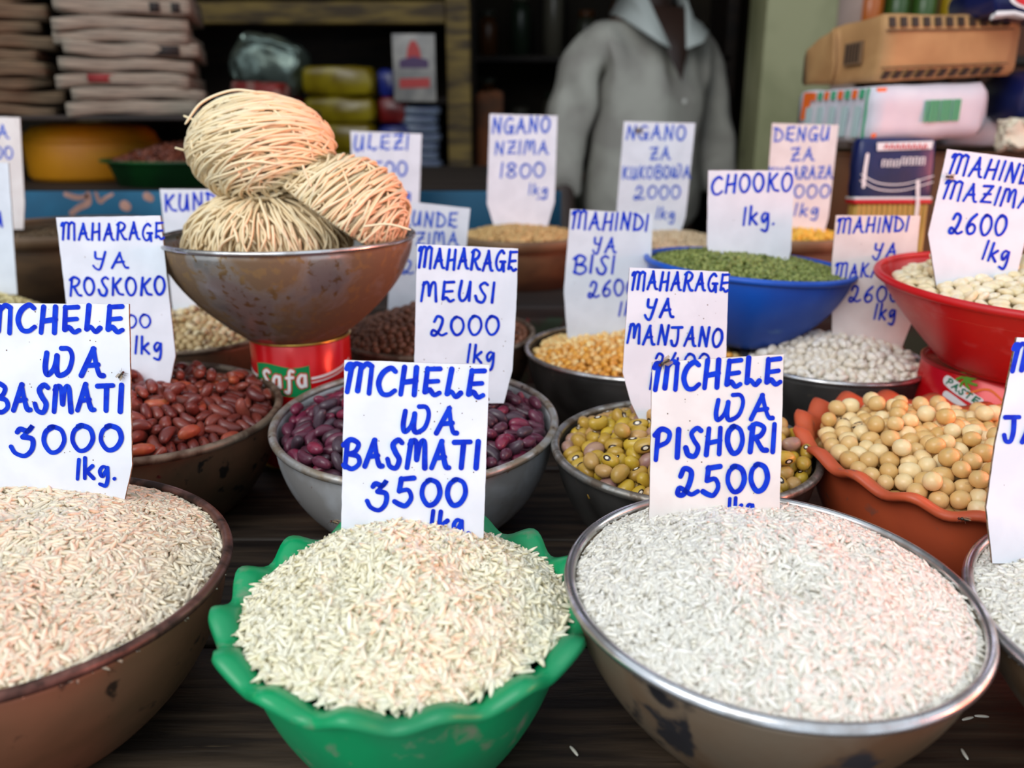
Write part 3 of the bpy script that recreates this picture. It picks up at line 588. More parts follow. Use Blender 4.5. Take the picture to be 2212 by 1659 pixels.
def spindle(P, D, Bq, U, L, rad, sides, shape, flat):
    n = len(P); m = len(shape); ang = 2 * np.pi * np.arange(sides) / sides
    t = np.linspace(-.5, .5, m) * .96
    bend = rng.normal(0, .03, (n, 1))
    C = P[:, None, :] + D[:, None, :] * (t[None, :, None] * L[:, None, None]) + Bq[:, None, :] * ((t ** 2)[None, :, None] * (bend * L[:, None])[:, :, None] * 4)
    rr = rad[:, None] * np.array(shape)[None, :]
    V = C[:, :, None, :] + rr[:, :, None, None] * (np.cos(ang)[None, None, :, None] * Bq[:, None, None, :] + flat * np.sin(ang)[None, None, :, None] * U[:, None, None, :])
    idx = np.arange(n * m * sides).reshape(n, m, sides)
    a = idx[:, :-1]; b = idx[:, 1:]
    Q = np.stack([a, b, np.roll(b, -1, 2), np.roll(a, -1, 2)], -1).reshape(-1, 4)
    # close the tips with quads (sides 5: fan of one quad + repeats is avoided by pinching)
    V = V.reshape(n, m * sides, 3)
    tips = np.stack([P - D * L[:, None] * .53, P + D * L[:, None] * .53], 1)
    allV = np.concatenate([V, tips], 1).reshape(-1, 3)
    st = m * sides + 2
    Q = (Q.reshape(n, -1, 4) - (np.arange(n) * m * sides)[:, None, None] + (np.arange(n) * st)[:, None, None]).reshape(-1, 4)
    base = (np.arange(n) * st)[:, None]
    k = np.arange(sides); kn = (k + 1) % sides
    t1 = np.stack([np.broadcast_to(base + m * sides, (n, sides)), base + kn, base + k], -1)
    o = (m - 1) * sides
    t2 = np.stack([np.broadcast_to(base + m * sides + 1, (n, sides)), base + o + k, base + o + kn], -1)
    Tq = np.concatenate([t1, t2], 1).reshape(-1, 3)
    rnd = np.repeat(rng.uniform(0, 1, n), st)
    return allV, Q, Tq, rnd

def cloud_obj(key, name, label, cat, parts, hv, m, kind='stuff'):
    """one object: the heap's body and the grains on it"""
    b = bowls[key]
    V, Q, Tq, rnd = parts
    HV, HF = hv
    # heap as triangles
    tri = []
    for f in HF:
        tri.append(f[:3])
        if len(f) == 4: tri.append((f[0], f[2], f[3]))
    tri = np.array(tri) + len(V)
    Qt = np.concatenate([Q[:, [0, 1, 2]], Q[:, [0, 2, 3]], Tq, tri], 0)
    o = np_mesh(name, np.concatenate([V, HV]), Qt, m, rnd=np.concatenate([rnd, np.full(len(HV), .55)]))
    o.location = b['loc']; o.rotation_euler = b['q'].to_euler()
    tag(o, label, cat, kind=kind)
    return o

rice_cream = mat('creamy_long_rice', (240, 230, 196), .38, c2=(250, 244, 218), attr=1, sss=.35)
rice_tan = mat('aged_long_rice', (230, 212, 182), .38, c2=(244, 232, 206), attr=1, sss=.35)
rice_white = mat('white_rice', (236, 230, 214), .28, c2=(248, 244, 232), attr=1, sss=.35)
bowls['red']['R'] -= .007; bowls['blue']['R'] -= .003
fA = heap_fn('A', .025, .003, .85, [(.01, -.02, .018, .009), (.045, -.03, .016, .007), (.0, .025, .016, .006)], 3, .0016)
fB = heap_fn('B', .027, .001, 1.15, [(.028, -.002, .014, .010), (-.018, -.018, .012, .009), (.010, .012, .010, .006), (.006, -.03, .012, .005), (.05, .01, .012, -.003)], 5, .0016)
fC = heap_fn('C', .026, .003, .95, [(-.004, -.022, .013, .008), (.034, .002, .011, .006), (.008, .03, .011, .006), (.05, -.03, .014, .004)], 8, .0013)
fD = heap_fn('D', .020, .003, 1.0, [], 9, .0012)
cloud_obj('A', 'rice_heap', 'heap of long grain rice in the brown pan at lower left', 'rice', grain_cloud('A', fA, 8000, .0094, .00122, tilt=.16), heap_mesh('A', '', fA, None, .0006), rice_tan)
cloud_obj('B', 'rice_heap', 'heap of creamy basmati rice in the green bowl', 'rice', grain_cloud('B', fB, 5200, .0104, .00128, tilt=.30, lift=(-.0008, .0020), spill=260), heap_mesh('B', '', fB, None, .0006), rice_cream)
cloud_obj('C', 'rice_heap', 'heap of white rice in the front steel bowl', 'rice', grain_cloud('C', fC, 9500, .0082, .00112, tilt=.20, rmax=.975), heap_mesh('C', '', fC, None, .0006), rice_white)
cloud_obj('D', 'rice_heap', 'heap of white rice at the right photo edge', 'rice', grain_cloud('D', fD, 9500, .0090, .00120, tilt=.2), heap_mesh('D', '', fD, None, .0006), rice_white)

# ---------------------------------------------------------------- beans: packed by relaxation
def pack(key, f, n, rad, half, iters=110, rin=.97, thick=1.0, seed=1, flatk=1.):
    b = bowls[key]; Rr = b['R'] * rin
    rs = np.random.default_rng(seed)
    rho = np.sqrt(rs.uniform(0, 1, n)) * (Rr - rad); th = rs.uniform(0, 6.283, n)
    c = np.c_[rho * np.cos(th), rho * np.sin(th), np.zeros(n)]
    d = rs.normal(0, 1, (n, 3)); d[:, 2] *= .35; d /= np.linalg.norm(d, axis=1, keepdims=True)
    rv = rad * rs.uniform(.88, 1.1, n)
    c[:, 2] = f(c[:, 0], c[:, 1]) - rad * thick + rs.uniform(.3, 3.5, n) * rad
    ks = (0,) if half == 0 else ((-1, 1) if half < rad else (-1, 0, 1))
    K = len(ks); own = np.repeat(np.arange(n), K); kk = np.tile(np.array(ks, float), n); rp = np.repeat(rv, K)
    I = J = None
    for it in range(iters):
        c[:, 2] -= rad * (.16 if it < iters * .8 else .04)
        P = c[own] + d[own] * (kk * half)[:, None]
        if it % 8 == 0:
            D2 = ((P[:, None, :] - P[None, :, :]) ** 2).sum(2)
            I, J = np.nonzero(np.triu(D2 < (3.2 * rad) ** 2, 1)); s = own[I] != own[J]; I, J = I[s], J[s]
        for _ in range(2):
            v = P[I] - P[J]; L = np.linalg.norm(v, axis=1) + 1e-9
            ov = np.clip(rp[I] + rp[J] - L, 0, None) * .42
            mv = v / L[:, None] * ov[:, None]
            for ax in range(3):
                P[:, ax] += np.bincount(I, mv[:, ax], len(P)) - np.bincount(J, mv[:, ax], len(P))
            fl = f(P[:, 0], P[:, 1]) - rad * thick + rp
            P[:, 2] = np.maximum(P[:, 2], fl)
            r = np.hypot(P[:, 0], P[:, 1]); lim = Rr - rp; s = r > lim
            P[s, :2] *= (lim[s] / r[s])[:, None]
        Pk = P.reshape(n, K, 3); c = Pk.mean(1)
        if K > 1:
            d = Pk[:, -1] - Pk[:, 0]; d /= np.linalg.norm(d, axis=1, keepdims=True) + 1e-9
    return c, d, rv

def bean_mesh(name, L, W, T, bend, m, seg=14, rings=9, pinch=0., squash=0., jit=0., seed=0):
    """kidney shape along X; the scar is on the -Y flank"""
    rs = random.Random(seed)
    V = [(-L / 2, 0, 0)]
    for i in range(1, rings):
        a = math.pi * i / rings; x = -math.cos(a); s = math.sin(a) ** .82
        wv = 1 - pinch * math.exp(-(x / .35) ** 2)
        for j in range(seg):
            t = 2 * math.pi * j / seg
            yy = math.cos(t) * W / 2 * s * wv * (1 + squash * x); zz = math.sin(t) * T / 2 * s * (1 + squash * x)
            V.append((x * L / 2 + rs.uniform(-jit, jit), yy + bend * (x * x - .35) * -1 * W * -1 + rs.uniform(-jit, jit), zz + rs.uniform(-jit, jit)))
    V.append((L / 2, 0, 0))
    V[0] = (-L / 2, bend * .65 * W, 0); V[-1] = (L / 2, bend * .65 * W, 0)
    Fc = [(0, 1 + (j + 1) % seg, 1 + j) for j in range(seg)]
    for i in range(rings - 2):
        for j in range(seg):
            k = (j + 1) % seg; a = 1 + i * seg; Fc.append((a + j, a + k, a + seg + k, a + seg + j))
    e = len(V) - 1; a = 1 + (rings - 2) * seg
    Fc += [(e, a + j, a + (j + 1) % seg) for j in range(seg)]
    me = bpy.data.meshes.new(name)
    V = [(x, -y, z) for x, y, z in V]
    me.from_pydata(V, [], [f[::-1] for f in Fc]); me.update(); me.shade_smooth(); me.materials.append(m)
    bm = bmesh.new(); bm.from_mesh(me); bmesh.ops.recalc_face_normals(bm, faces=bm.faces[:]); bm.to_mesh(me); bm.free()
    return me

def place_beans(key, name, label, group, cat, meshes, c, d, rv, rad, limit=300, rest_label=None, flip=.5, flatness=0.):
    b = bowls[key]; Mx = b['M']; q0 = b['q']
    W = [Mx @ Vector(p) for p in c]
    order = sorted(range(len(c)), key=lambda i: (W[i] - cam.location).length - 1.5 * (W[i].z))
    rest = []
    for rank, i in enumerate(order):
        dv = (q0 @ Vector(d[i])).normalized()
        q = dv.to_track_quat('X', 'Z')
        roll = random.choice([0, math.pi]) + random.gauss(0, .35) if flatness else random.uniform(0, 2 * math.pi)
        q = q @ Euler((roll, 0, 0)).to_quaternion()
        me, lab = random.choice(meshes); s = rv[i] / rad
        if rank < limit:
            o = bpy.data.objects.new(name, me); COL.objects.link(o)
            o.location = W[i]; o.rotation_mode = 'QUATERNION'; o.rotation_quaternion = q; o.scale = (s, s, s)
            o['label'] = lab or label; o['category'] = cat; o['group'] = group
        else: rest.append((W[i], q, s, me))
    if rest:
        V = []; Fc = []
        for p, q, s, me in rest:
            b0 = len(V); M3 = q.to_matrix() * s
            V += [tuple(p + M3 @ v.co) for v in me.vertices]
            Fc += [tuple(b0 + k for k in f.vertices) for f in me.polygons]
        o = mesh_obj(name + '_heap', V, Fc, meshes[0][0].materials[0]); tag(o, rest_label, cat, kind='stuff')

def bed(key, name, label, cat, f, m, sink, L, rad, n):
    """the filling under the top layer: low heap body with half sunk seeds"""
    g = lambda x, y: f(x, y) - sink
    parts = grain_cloud(key, g, n, L, rad, sides=6, tilt=.3, lift=(-rad * .6, rad * .3), rmax=.93, shape=(.55, .95, .95, .55), flat=.9)
    o = cloud_obj(key, name, label, cat, parts, heap_mesh(key, '', g, None, rad * .7), m)
    return o

# red-brown beans
fE = heap_fn('E', .021, .006, 1.1, [], 11, .001)
fF = heap_fn('F', .024, .008, 1.1, [], 12, .001)
fG = heap_fn('G', .023, .006, 1.1, [], 13, .001)
fH = heap_fn('H', .016, .005, 1.1, [], 14, .001)
fR = heap_fn('red', .014, .006, 1.1, [], 15, .001)
fK = heap_fn('K', .016, .006, 1.1, [], 16, .001)
fL = heap_fn('L', .018, .005, 1.1, [], 17, .001)
fJ = heap_fn('J', .028, .004, 1.1, [], 18, .001)
fI = heap_fn('I', .022, .004, 1.1, [], 19, .001)
def kind(key, f, name, label, group, cat, dims, bend, ms, n, bedcol, rest=None, half=None, flatness=0., pinch=.0, squash=0., limit=300, jit=0., sink=1.3):
    L, W, T = dims; rad = (W + T) / 4
    half = (L / 2 - rad) if half is None else half
    c, d, rv = pack(key, f, n, rad, half, seed=len(label))
    meshes = []
    for mi, m in enumerate(ms):
        m, wt, lab = m if isinstance(m, tuple) else (m, 1, None)
        for v in range(2):
            meshes += [(bean_mesh(name, L * (1 - .1 * v), W, T, bend * (1 - .5 * v), m, pinch=pinch, squash=squash * (1 if v else -1), jit=jit, seed=mi * 3 + v), lab)] * wt
    place_beans(key, name, label, group, cat, meshes, c, d, rv, rad, limit, rest, flatness=flatness)
    bed(key, name + '_filling', 'filling of ' + cat + ' seeds under the top layer: ' + group, cat, f, bedcol, rad * sink, L, rad * .95, 420)

kb = hilum_mat('red_brown_bean_skin', (88, 32, 30), (138, 66, 52), (70, 24, 22), (170, 120, 100), .0012, (0, -.0043, 0), .32)
kb2 = mat('orange_bean_skin', (176, 92, 54), .34, c2=(150, 60, 48), scale=200, rnd=.5)
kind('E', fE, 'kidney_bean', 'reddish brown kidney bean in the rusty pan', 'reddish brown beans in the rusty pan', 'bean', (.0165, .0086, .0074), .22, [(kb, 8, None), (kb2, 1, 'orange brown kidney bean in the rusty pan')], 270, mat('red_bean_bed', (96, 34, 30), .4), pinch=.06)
pb = hilum_mat('purple_bean_skin', (62, 38, 48), (104, 44, 66), (40, 20, 28), (150, 110, 110), .0012, (0, -.0043, 0), .3)
pb2 = mat('maroon_bean_skin', (134, 42, 66), .28, c2=(104, 36, 62), scale=150, rnd=.5)
pb3 = mat('grey_violet_bean_skin', (80, 62, 72), .36, c2=(60, 40, 52), scale=150, rnd=.5)
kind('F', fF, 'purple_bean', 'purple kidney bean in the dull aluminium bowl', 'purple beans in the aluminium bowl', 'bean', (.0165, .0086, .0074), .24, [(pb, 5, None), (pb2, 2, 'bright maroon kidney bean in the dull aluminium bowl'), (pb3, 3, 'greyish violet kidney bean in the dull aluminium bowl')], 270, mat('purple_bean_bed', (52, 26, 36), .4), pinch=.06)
yb = hilum_mat('yellow_bean_skin', (198, 166, 50), (178, 138, 58), (50, 34, 24), (236, 226, 206), .0017, (0, -.0040, 0), .3)
yb2 = hilum_mat('tan_bean_skin', (196, 152, 98), (180, 144, 64), (50, 34, 24), (236, 226, 206), .0016, (0, -.0040, 0), .32)
yb3 = mat('mauve_bean_skin', (150, 110, 108), .32, c2=(176, 140, 110), scale=150, rnd=.5)
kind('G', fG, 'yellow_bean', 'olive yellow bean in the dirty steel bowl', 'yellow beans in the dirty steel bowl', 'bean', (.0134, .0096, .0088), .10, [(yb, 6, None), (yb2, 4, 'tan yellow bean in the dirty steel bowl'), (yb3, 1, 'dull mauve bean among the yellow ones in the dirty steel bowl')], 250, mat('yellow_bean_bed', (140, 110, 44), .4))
sb = hilum_mat('soybean_skin', (228, 192, 132), (214, 170, 100), (208, 172, 116), (240, 226, 196), .0011, (0, -.0045, 0), .32)
sb2 = mat('pale_soybean_skin', (244, 222, 174), .34, c2=(236, 204, 144), scale=150, rnd=.6)
spk = mat('speckled_soybean_skin', (214, 180, 130), .35, c2=(46, 36, 34), scale=420, lo=.52, hi=.56)
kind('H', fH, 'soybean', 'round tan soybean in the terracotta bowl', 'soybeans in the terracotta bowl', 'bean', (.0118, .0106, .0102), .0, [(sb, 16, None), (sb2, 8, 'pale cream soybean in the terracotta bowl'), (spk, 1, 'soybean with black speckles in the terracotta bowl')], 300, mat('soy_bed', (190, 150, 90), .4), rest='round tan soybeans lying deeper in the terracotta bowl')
# a few dark speckled soybeans
wm = mat('white_maize_kernel', (246, 234, 204), .4, c2=(236, 214, 166), scale=220, rnd=.5)
wm2 = mat('cream_maize_kernel', (244, 236, 214), .4, c2=(232, 210, 160), scale=220, rnd=.4)
kind('red', fR, 'white_maize_kernel', 'large cream maize kernel in the red bowl', 'cream maize kernels in the red bowl', 'maize', (.0125, .0105, .0060), .05, [wm, wm2], 360, mat('maize_bed', (222, 200, 150), .5), rest='cream maize kernels lying deeper in the red bowl', flatness=1, squash=.2, half=.003)
pc = mat('orange_popcorn_kernel', (224, 146, 34), .3, c2=(252, 226, 160), scale=260, rnd=.45, lo=.46, hi=.56)
pc2 = mat('amber_popcorn_kernel', (214, 132, 30), .3, c2=(246, 186, 80), scale=260, rnd=.5)
kind('K', fK, 'popcorn_kernel', 'orange popcorn kernel in the dark bowl under its card', 'popcorn kernels under the BISI card', 'maize', (.0080, .0068, .0052), .05, [pc, pc2], 620, mat('popcorn_bed', (210, 150, 60), .5), rest='orange popcorn kernels further back in the dark bowl', half=.0012, squash=.25)
hm = mat('hulled_white_maize', (246, 242, 234), .4, c2=(234, 222, 200), scale=220, rnd=.5)
kind('L', fL, 'hulled_maize_kernel', 'white hulled maize kernel in the dark bowl', 'hulled white maize under the MAKANDE card', 'maize', (.0108, .0072, .0056), .05, [hm], 460, mat('hulled_bed', (214, 204, 186), .5), rest='white hulled maize kernels further back in the dark bowl', half=.0016, squash=.25)
cb = mat('brown_cowpea_skin', (136, 84, 56), .45, c2=(98, 56, 36), scale=160, rnd=.5)
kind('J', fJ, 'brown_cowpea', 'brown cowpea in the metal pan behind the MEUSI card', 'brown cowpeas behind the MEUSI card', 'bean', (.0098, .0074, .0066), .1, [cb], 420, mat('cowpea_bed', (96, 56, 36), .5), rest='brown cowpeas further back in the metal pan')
pw = mat('pale_cowpea_skin', (206, 182, 134), .45, c2=(176, 150, 104), scale=160, rnd=.5)
pw2 = mat('dark_eyed_cowpea_skin', (222, 204, 164), .45, c2=(120, 92, 62), scale=120, lo=.5, hi=.6)
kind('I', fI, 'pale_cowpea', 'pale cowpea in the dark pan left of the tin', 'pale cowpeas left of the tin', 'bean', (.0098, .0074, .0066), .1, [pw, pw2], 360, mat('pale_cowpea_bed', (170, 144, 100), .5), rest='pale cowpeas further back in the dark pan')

# small seeds nobody could count
def seeds(key, name, label, peak, drop, c1, c2, n, L, rad, shape=(.6, .95, .95, .6), tilt=.5, seed=1):
    f = heap_fn(key, peak, drop, 1.0, [], seed, .001)
    cloud_obj(key, name, label, 'grain', grain_cloud(key, f, n, L, rad, tilt=tilt, lift=(-rad, rad * 1.2), shape=shape, flat=1), heap_mesh(key, '', f, None, rad), mat(name + '_skin', c1, .45, c2=c2, attr=1))
seeds('blue', 'green_gram_heap', 'olive green grams heaped in the blue bowl', .013, .003, (96, 112, 48), (150, 158, 84), 5200, .0042, .0017, seed=21)
seeds('M', 'wheat_heap', 'tan wheat grains heaped in the wooden tub', .012, .002, (190, 150, 92), (224, 190, 130), 3600, .0062, .0017, seed=22)
seeds('N', 'hulled_wheat_heap', 'pale hulled wheat heaped in the tub behind the blue bowl', .012, .002, (206, 178, 140), (226, 204, 170), 3600, .0056, .0017, seed=23)
seeds('O', 'lentil_heap', 'yellow split lentils heaped in the tub right of CHOOKO', .012, .002, (236, 176, 44), (246, 204, 90), 1800, .0055, .0021, seed=24)
seeds('U', 'millet_heap', 'dark millet in the tub behind the noodles', .010, .002, (96, 56, 36), (130, 84, 54), 2500, .003, .0013, seed=25)
seeds('P', 'split_grain_heap', 'yellowish split grain heaped behind the left card', .040, .004, (206, 190, 132), (226, 214, 164), 4200, .0050, .0019, seed=26)
seeds('Q', 'flour_heap', 'dull brown flour in the wide dark tub', .004, .012, (92, 74, 52), (110, 90, 64), 2500, .004, .0015, seed=27)

# a few grains of rice fallen on the planks
gm = None
for (x, y, a) in ((.0283, .3126, -1.1), (.2056, .3105, 1.5), (.227, .3358, -.1), (.2194, .3342, .3)):
    if gm is None:
        gm = bean_mesh('rice_grain', .0072, .0017, .0014, .08, rice_white, seg=6, rings=6)
    o = bpy.data.objects.new('rice_grain', gm); COL.objects.link(o); o.location = (x, y, .0008); o.rotation_euler = (0, 0, a)
    tag(o, 'single white rice grain fallen on the dark planks', 'rice grain', 'fallen rice grains on the planks')

# ---------------------------------------------------------------- price cards
card_white = mat('white_card', (224, 230, 240), .55, c2=(216, 222, 232), scale=40, c3=(150, 120, 90), scale3=330, lo3=.80, hi3=.84, bump=.03)
card_warm = mat('warm_white_card', (228, 224, 222), .55, c2=(220, 214, 212), scale=40, c3=(140, 110, 84), scale3=300, lo3=.79, hi3=.83, bump=.03)
card_edge = mat('corrugated_card_edge', (150, 122, 96), .9, c2=(100, 78, 58), scale=500)
speck_m = mat('brown_specks', (96, 70, 48), .7)
ink = mat('blue_marker_ink', (0, 38, 186), .6, c2=(4, 58, 204), scale=160, spec=.15)
ink_soft = mat('pale_blue_marker_ink', (48, 84, 196), .6, c2=(60, 98, 206), scale=120, spec=.15)
def card(key, O, lean, poly, lines, label):
    root = empty('price_card', O, (R(-lean), 0, 0)); tag(root, label, 'price card')
    # local: X right, Z up the card, -Y towards the viewer
    P = [list(p) for p in poly]
    low = sorted(range(len(P)), key=lambda i: P[i][1])[:2]
    for i in low: P[i][1] -= .012
    pts = []
    m = len(P)
    for i in range(m):
        a = np.array(P[i]); b = np.array(P[(i + 1) % m]); nseg = max(2, int(np.hypot(*(b - a)) / .004))
        for k in range(nseg):
            t = k / nseg; j = random.uniform(-1, 1) * (.00012 if k else 0)
            d = (b - a) / (np.hypot(*(b - a)) + 1e-9)
            pts.append(a + (b - a) * t + np.array([-d[1], d[0]]) * j)
    n = len(pts); th = .0014
    V = [(p[0], 0, p[1]) for p in pts] + [(p[0], th, p[1]) for p in pts]
    Fc = [tuple(range(n))[::-1], tuple(range(n, 2 * n))] + [(i, (i + 1) % n, (i + 1) % n + n, i + n) for i in range(n)]
    me = bpy.data.meshes.new('card_sheet'); me.from_pydata(V, [], Fc); me.update()
    me.materials.append(card_warm if key in ('c3', 'c12', 'c18', 'c8') else card_white); me.materials.append(card_edge)
    bm = bmesh.new(); bm.from_mesh(me); bmesh.ops.recalc_face_normals(bm, faces=bm.faces[:]); bm.to_mesh(me); bm.free()
    for f in me.polygons:
        if f.index >= 2: f.material_index = 1
    o = bpy.data.objects.new('card_sheet', me); COL.objects.link(o); o.parent = root
    if lines:
        V = []; Fc = []
        for k, (s, x0, y0, x1, y1, h) in enumerate(lines):
            big = key in ('c1', 'c2', 'c3', 'c4')
            r = h * (.097 if big else .076) if len(s) > 1 or s == 'K' else .0011
            r = min(max(r, .0008), .0016)
            if s == '~': r = .0007
            v, f = ribbons(text_strokes(s, x0, y0, x1, y1, h), r, .00025 + .00003 * k, lambda u, w, o: (u, -o, w))
            b0 = len(V); V += v; Fc += [tuple(b0 + i for i in ff) for ff in f]
        nsp = {'c1': 34, 'c2': 46, 'c3': 30, 'c14': 14, 'c16': 16, 'c5': 10, 'c4': 12}.get(key, 5)
        w0, w1, h0, h1 = min(p[0] for p in P), max(p[0] for p in P), min(p[1] for p in P) + .02, max(p[1] for p in P)
        SV = []; SF = []
        for _ in range(nsp):
            x = random.uniform(w0 + .006, w1 - .006); z = h1 - .003 - (h1 - h0 - .004) * random.random() ** 1.8; rr = random.uniform(.00012, .0004)
            b0 = len(SV); SV += [(x + rr * math.cos(k), -.00012, z + rr * math.sin(k)) for k in (0, 1.05, 2.1, 3.14, 4.2, 5.24)]; SF.append(tuple(range(b0, b0 + 6)))
        mesh_obj('fly_specks', SV, SF, speck_m, root, smooth=False)['kind'] = 'stuff'
        mesh_obj('lettering', V, Fc, ink_soft if key in ('c10', 'c11', 'c12', 'c9', 'c8', 'c13') else ink, root, smooth=False)
    return root
CARD_ROOT = {}
for args in CARDS: CARD_ROOT[args[0]] = card(*args)

# ---------------------------------------------------------------- tins under the raised bowls
def cyl_patch(Rr, u0, u1, z0, z1, off, n=24):
    V = []; Fc = []
    for i in range(n + 1):
        t = u0 + (u1 - u0) * i / n
        for z in (z0(i / n) if callable(z0) else z0, z1(i / n) if callable(z1) else z1):
            V.append(((Rr + off) * math.sin(t), -(Rr + off) * math.cos(t), z))
    for i in range(n): Fc.append((2 * i, 2 * i + 2, 2 * i + 3, 2 * i + 1))
    return V, Fc
def tin(name, label, x, y, Rr, h, wall, rimm, cone=0.):
    root = empty(name, (x, y, 0)); tag(root, label, 'tin')
    V, Q = lathe([(.0001, 0, 0), (Rr * .97 + cone, 0, 0), (Rr + cone, .002, 0), (Rr, h - .002, 0), (Rr * .98, h - .001, 0), (Rr * .96, h - .003, 0), (.0001, h - .003, 0)], 80)
    mesh_obj('can_wall', V, Q, wall, root)
    for z in (.0015, h - .0012):
        V, Q = lathe(ring_prof(Rr + (cone if z < .01 else 0), z, .0013), 80, None, True); mesh_obj('seam_rim', V, Q, rimm, root)
    return root
red_tin = mat('glossy_red_tin', (206, 14, 22), .22, .1, c2=(196, 12, 22), scale=20)
gold = mat('gold_tin_rim', (214, 178, 84), .28, .9)
green_lab = mat('green_label_print', (20, 138, 78), .25)
white_pr = mat('white_print', (236, 236, 236), .35)
red_pr = mat('red_print', (206, 24, 34), .35)
t1 = tin('paste_tin', 'red tin with a green panel and white lettering under the noodle bowl', -.176, .672, .0405, .1085, red_tin, gold)
U = lambda px: px / .0405
V, Fc = cyl_patch(.0405, U(-.031), U(.0155), lambda t: .066 + .0012 * math.sin(6.3 * t), lambda t: .0905 + .0014 * math.sin(6.3 * t), .0004); mesh_obj('green_panel', V, Fc, green_lab, t1)
fnc = lambda Rr: (lambda u, w, o: ((Rr + o) * math.sin(u / Rr), -(Rr + o) * math.cos(u / Rr), w))
st = text_strokes('Safa', -.026, .0725, .0130, .0735, .0135)
V, Fc = ribbons(st, .0021, .0006, fnc(.0405)); mesh_obj('lettering', V, Fc, red_pr, t1)['label'] = 'red outline of the tin lettering'
V, Fc = ribbons(st, .0012, .0010, fnc(.0405)); mesh_obj('lettering', V, Fc, white_pr, t1)['label'] = 'white tin lettering'
for za, zb in ((.0785, .0805), (.0757, .0767)):
    for ua, ub in ((-.06, -.032), (.0165, .058)):
        V, Fc = cyl_patch(.0405, U(ua), U(ub), lambda t: za + .008 * abs(t - (1 if ua < -.03 else 0)) ** 1.6, lambda t: zb + .008 * abs(t - (1 if ua < -.03 else 0)) ** 1.6, .0004); mesh_obj('white_band', V, Fc, white_pr, t1)
V, Fc = cyl_patch(.0405, U(-.031), U(.0125), .0655, .0668, .0003); mesh_obj('white_band', V, Fc, white_pr, t1)
t2 = tin('tomato_tin', 'red tin printed with tomato leaves and white strips under the red bowl', .395, .640, .061, .0925, red_tin, mat('red_tin_rim', (170, 30, 30), .3, .4), .011)
def cone_map(u_, w, o):
    rr = .061 + .011 * (1 - w / .0925) + o; a = u_ / .066
    return (rr * math.sin(a), -rr * math.cos(a), w)
def tin_print(nm, strokes, r, off, m, lab=None):
    V, Fc = ribbons(strokes, r, off, cone_map); o = mesh_obj(nm, V, Fc, m, t2)
    if lab: o['label'] = lab
dense = lambda a, b, n=12: [(a[0] + (b[0] - a[0]) * i / n, a[1] + (b[1] - a[1]) * i / n) for i in range(n + 1)]
tin_print('text_strip', [dense((-.078, .0835), (-.050, .0735))], .0040, .0004, white_pr)
tin_print('text_strip', [dense((-.076, .0725), (-.056, .0655))], .0032, .0004, white_pr)
grn_ink = mat('green_print', (30, 120, 90), .4)
tin_print('lettering', text_strokes('PASTE', -.078, .0816, -.0515, .0718, .0046), .0006, .0008, grn_ink)
calyx = []
for cx_, cz_ in ((-.062, .0875), (-.024, .072)):
    for k in range(7): a = k * .9 + .3; calyx.append([(cx_, cz_), (cx_ + .004 * math.cos(a), cz_ + .004 * math.sin(a) + .001), (cx_ + .008 * math.cos(a + .3), cz_ + .006 * math.sin(a + .3))])
tin_print('calyx_print', [smooth_pts(c) for c in calyx], .0010, .0006, mat('leaf_green_print', (88, 150, 40), .4))
sw = [smooth_pts([(-.06 + .02 * k, .078 - .006 * k), (-.045 + .02 * k, .084 - .006 * k), (-.03 + .02 * k, .076 - .004 * k), (-.01 + .02 * k, .080 - .004 * k)]) for k in range(4)]
tin_print('swirl_print', sw, .0008, .0005, mat('orange_print', (236, 120, 50), .4))

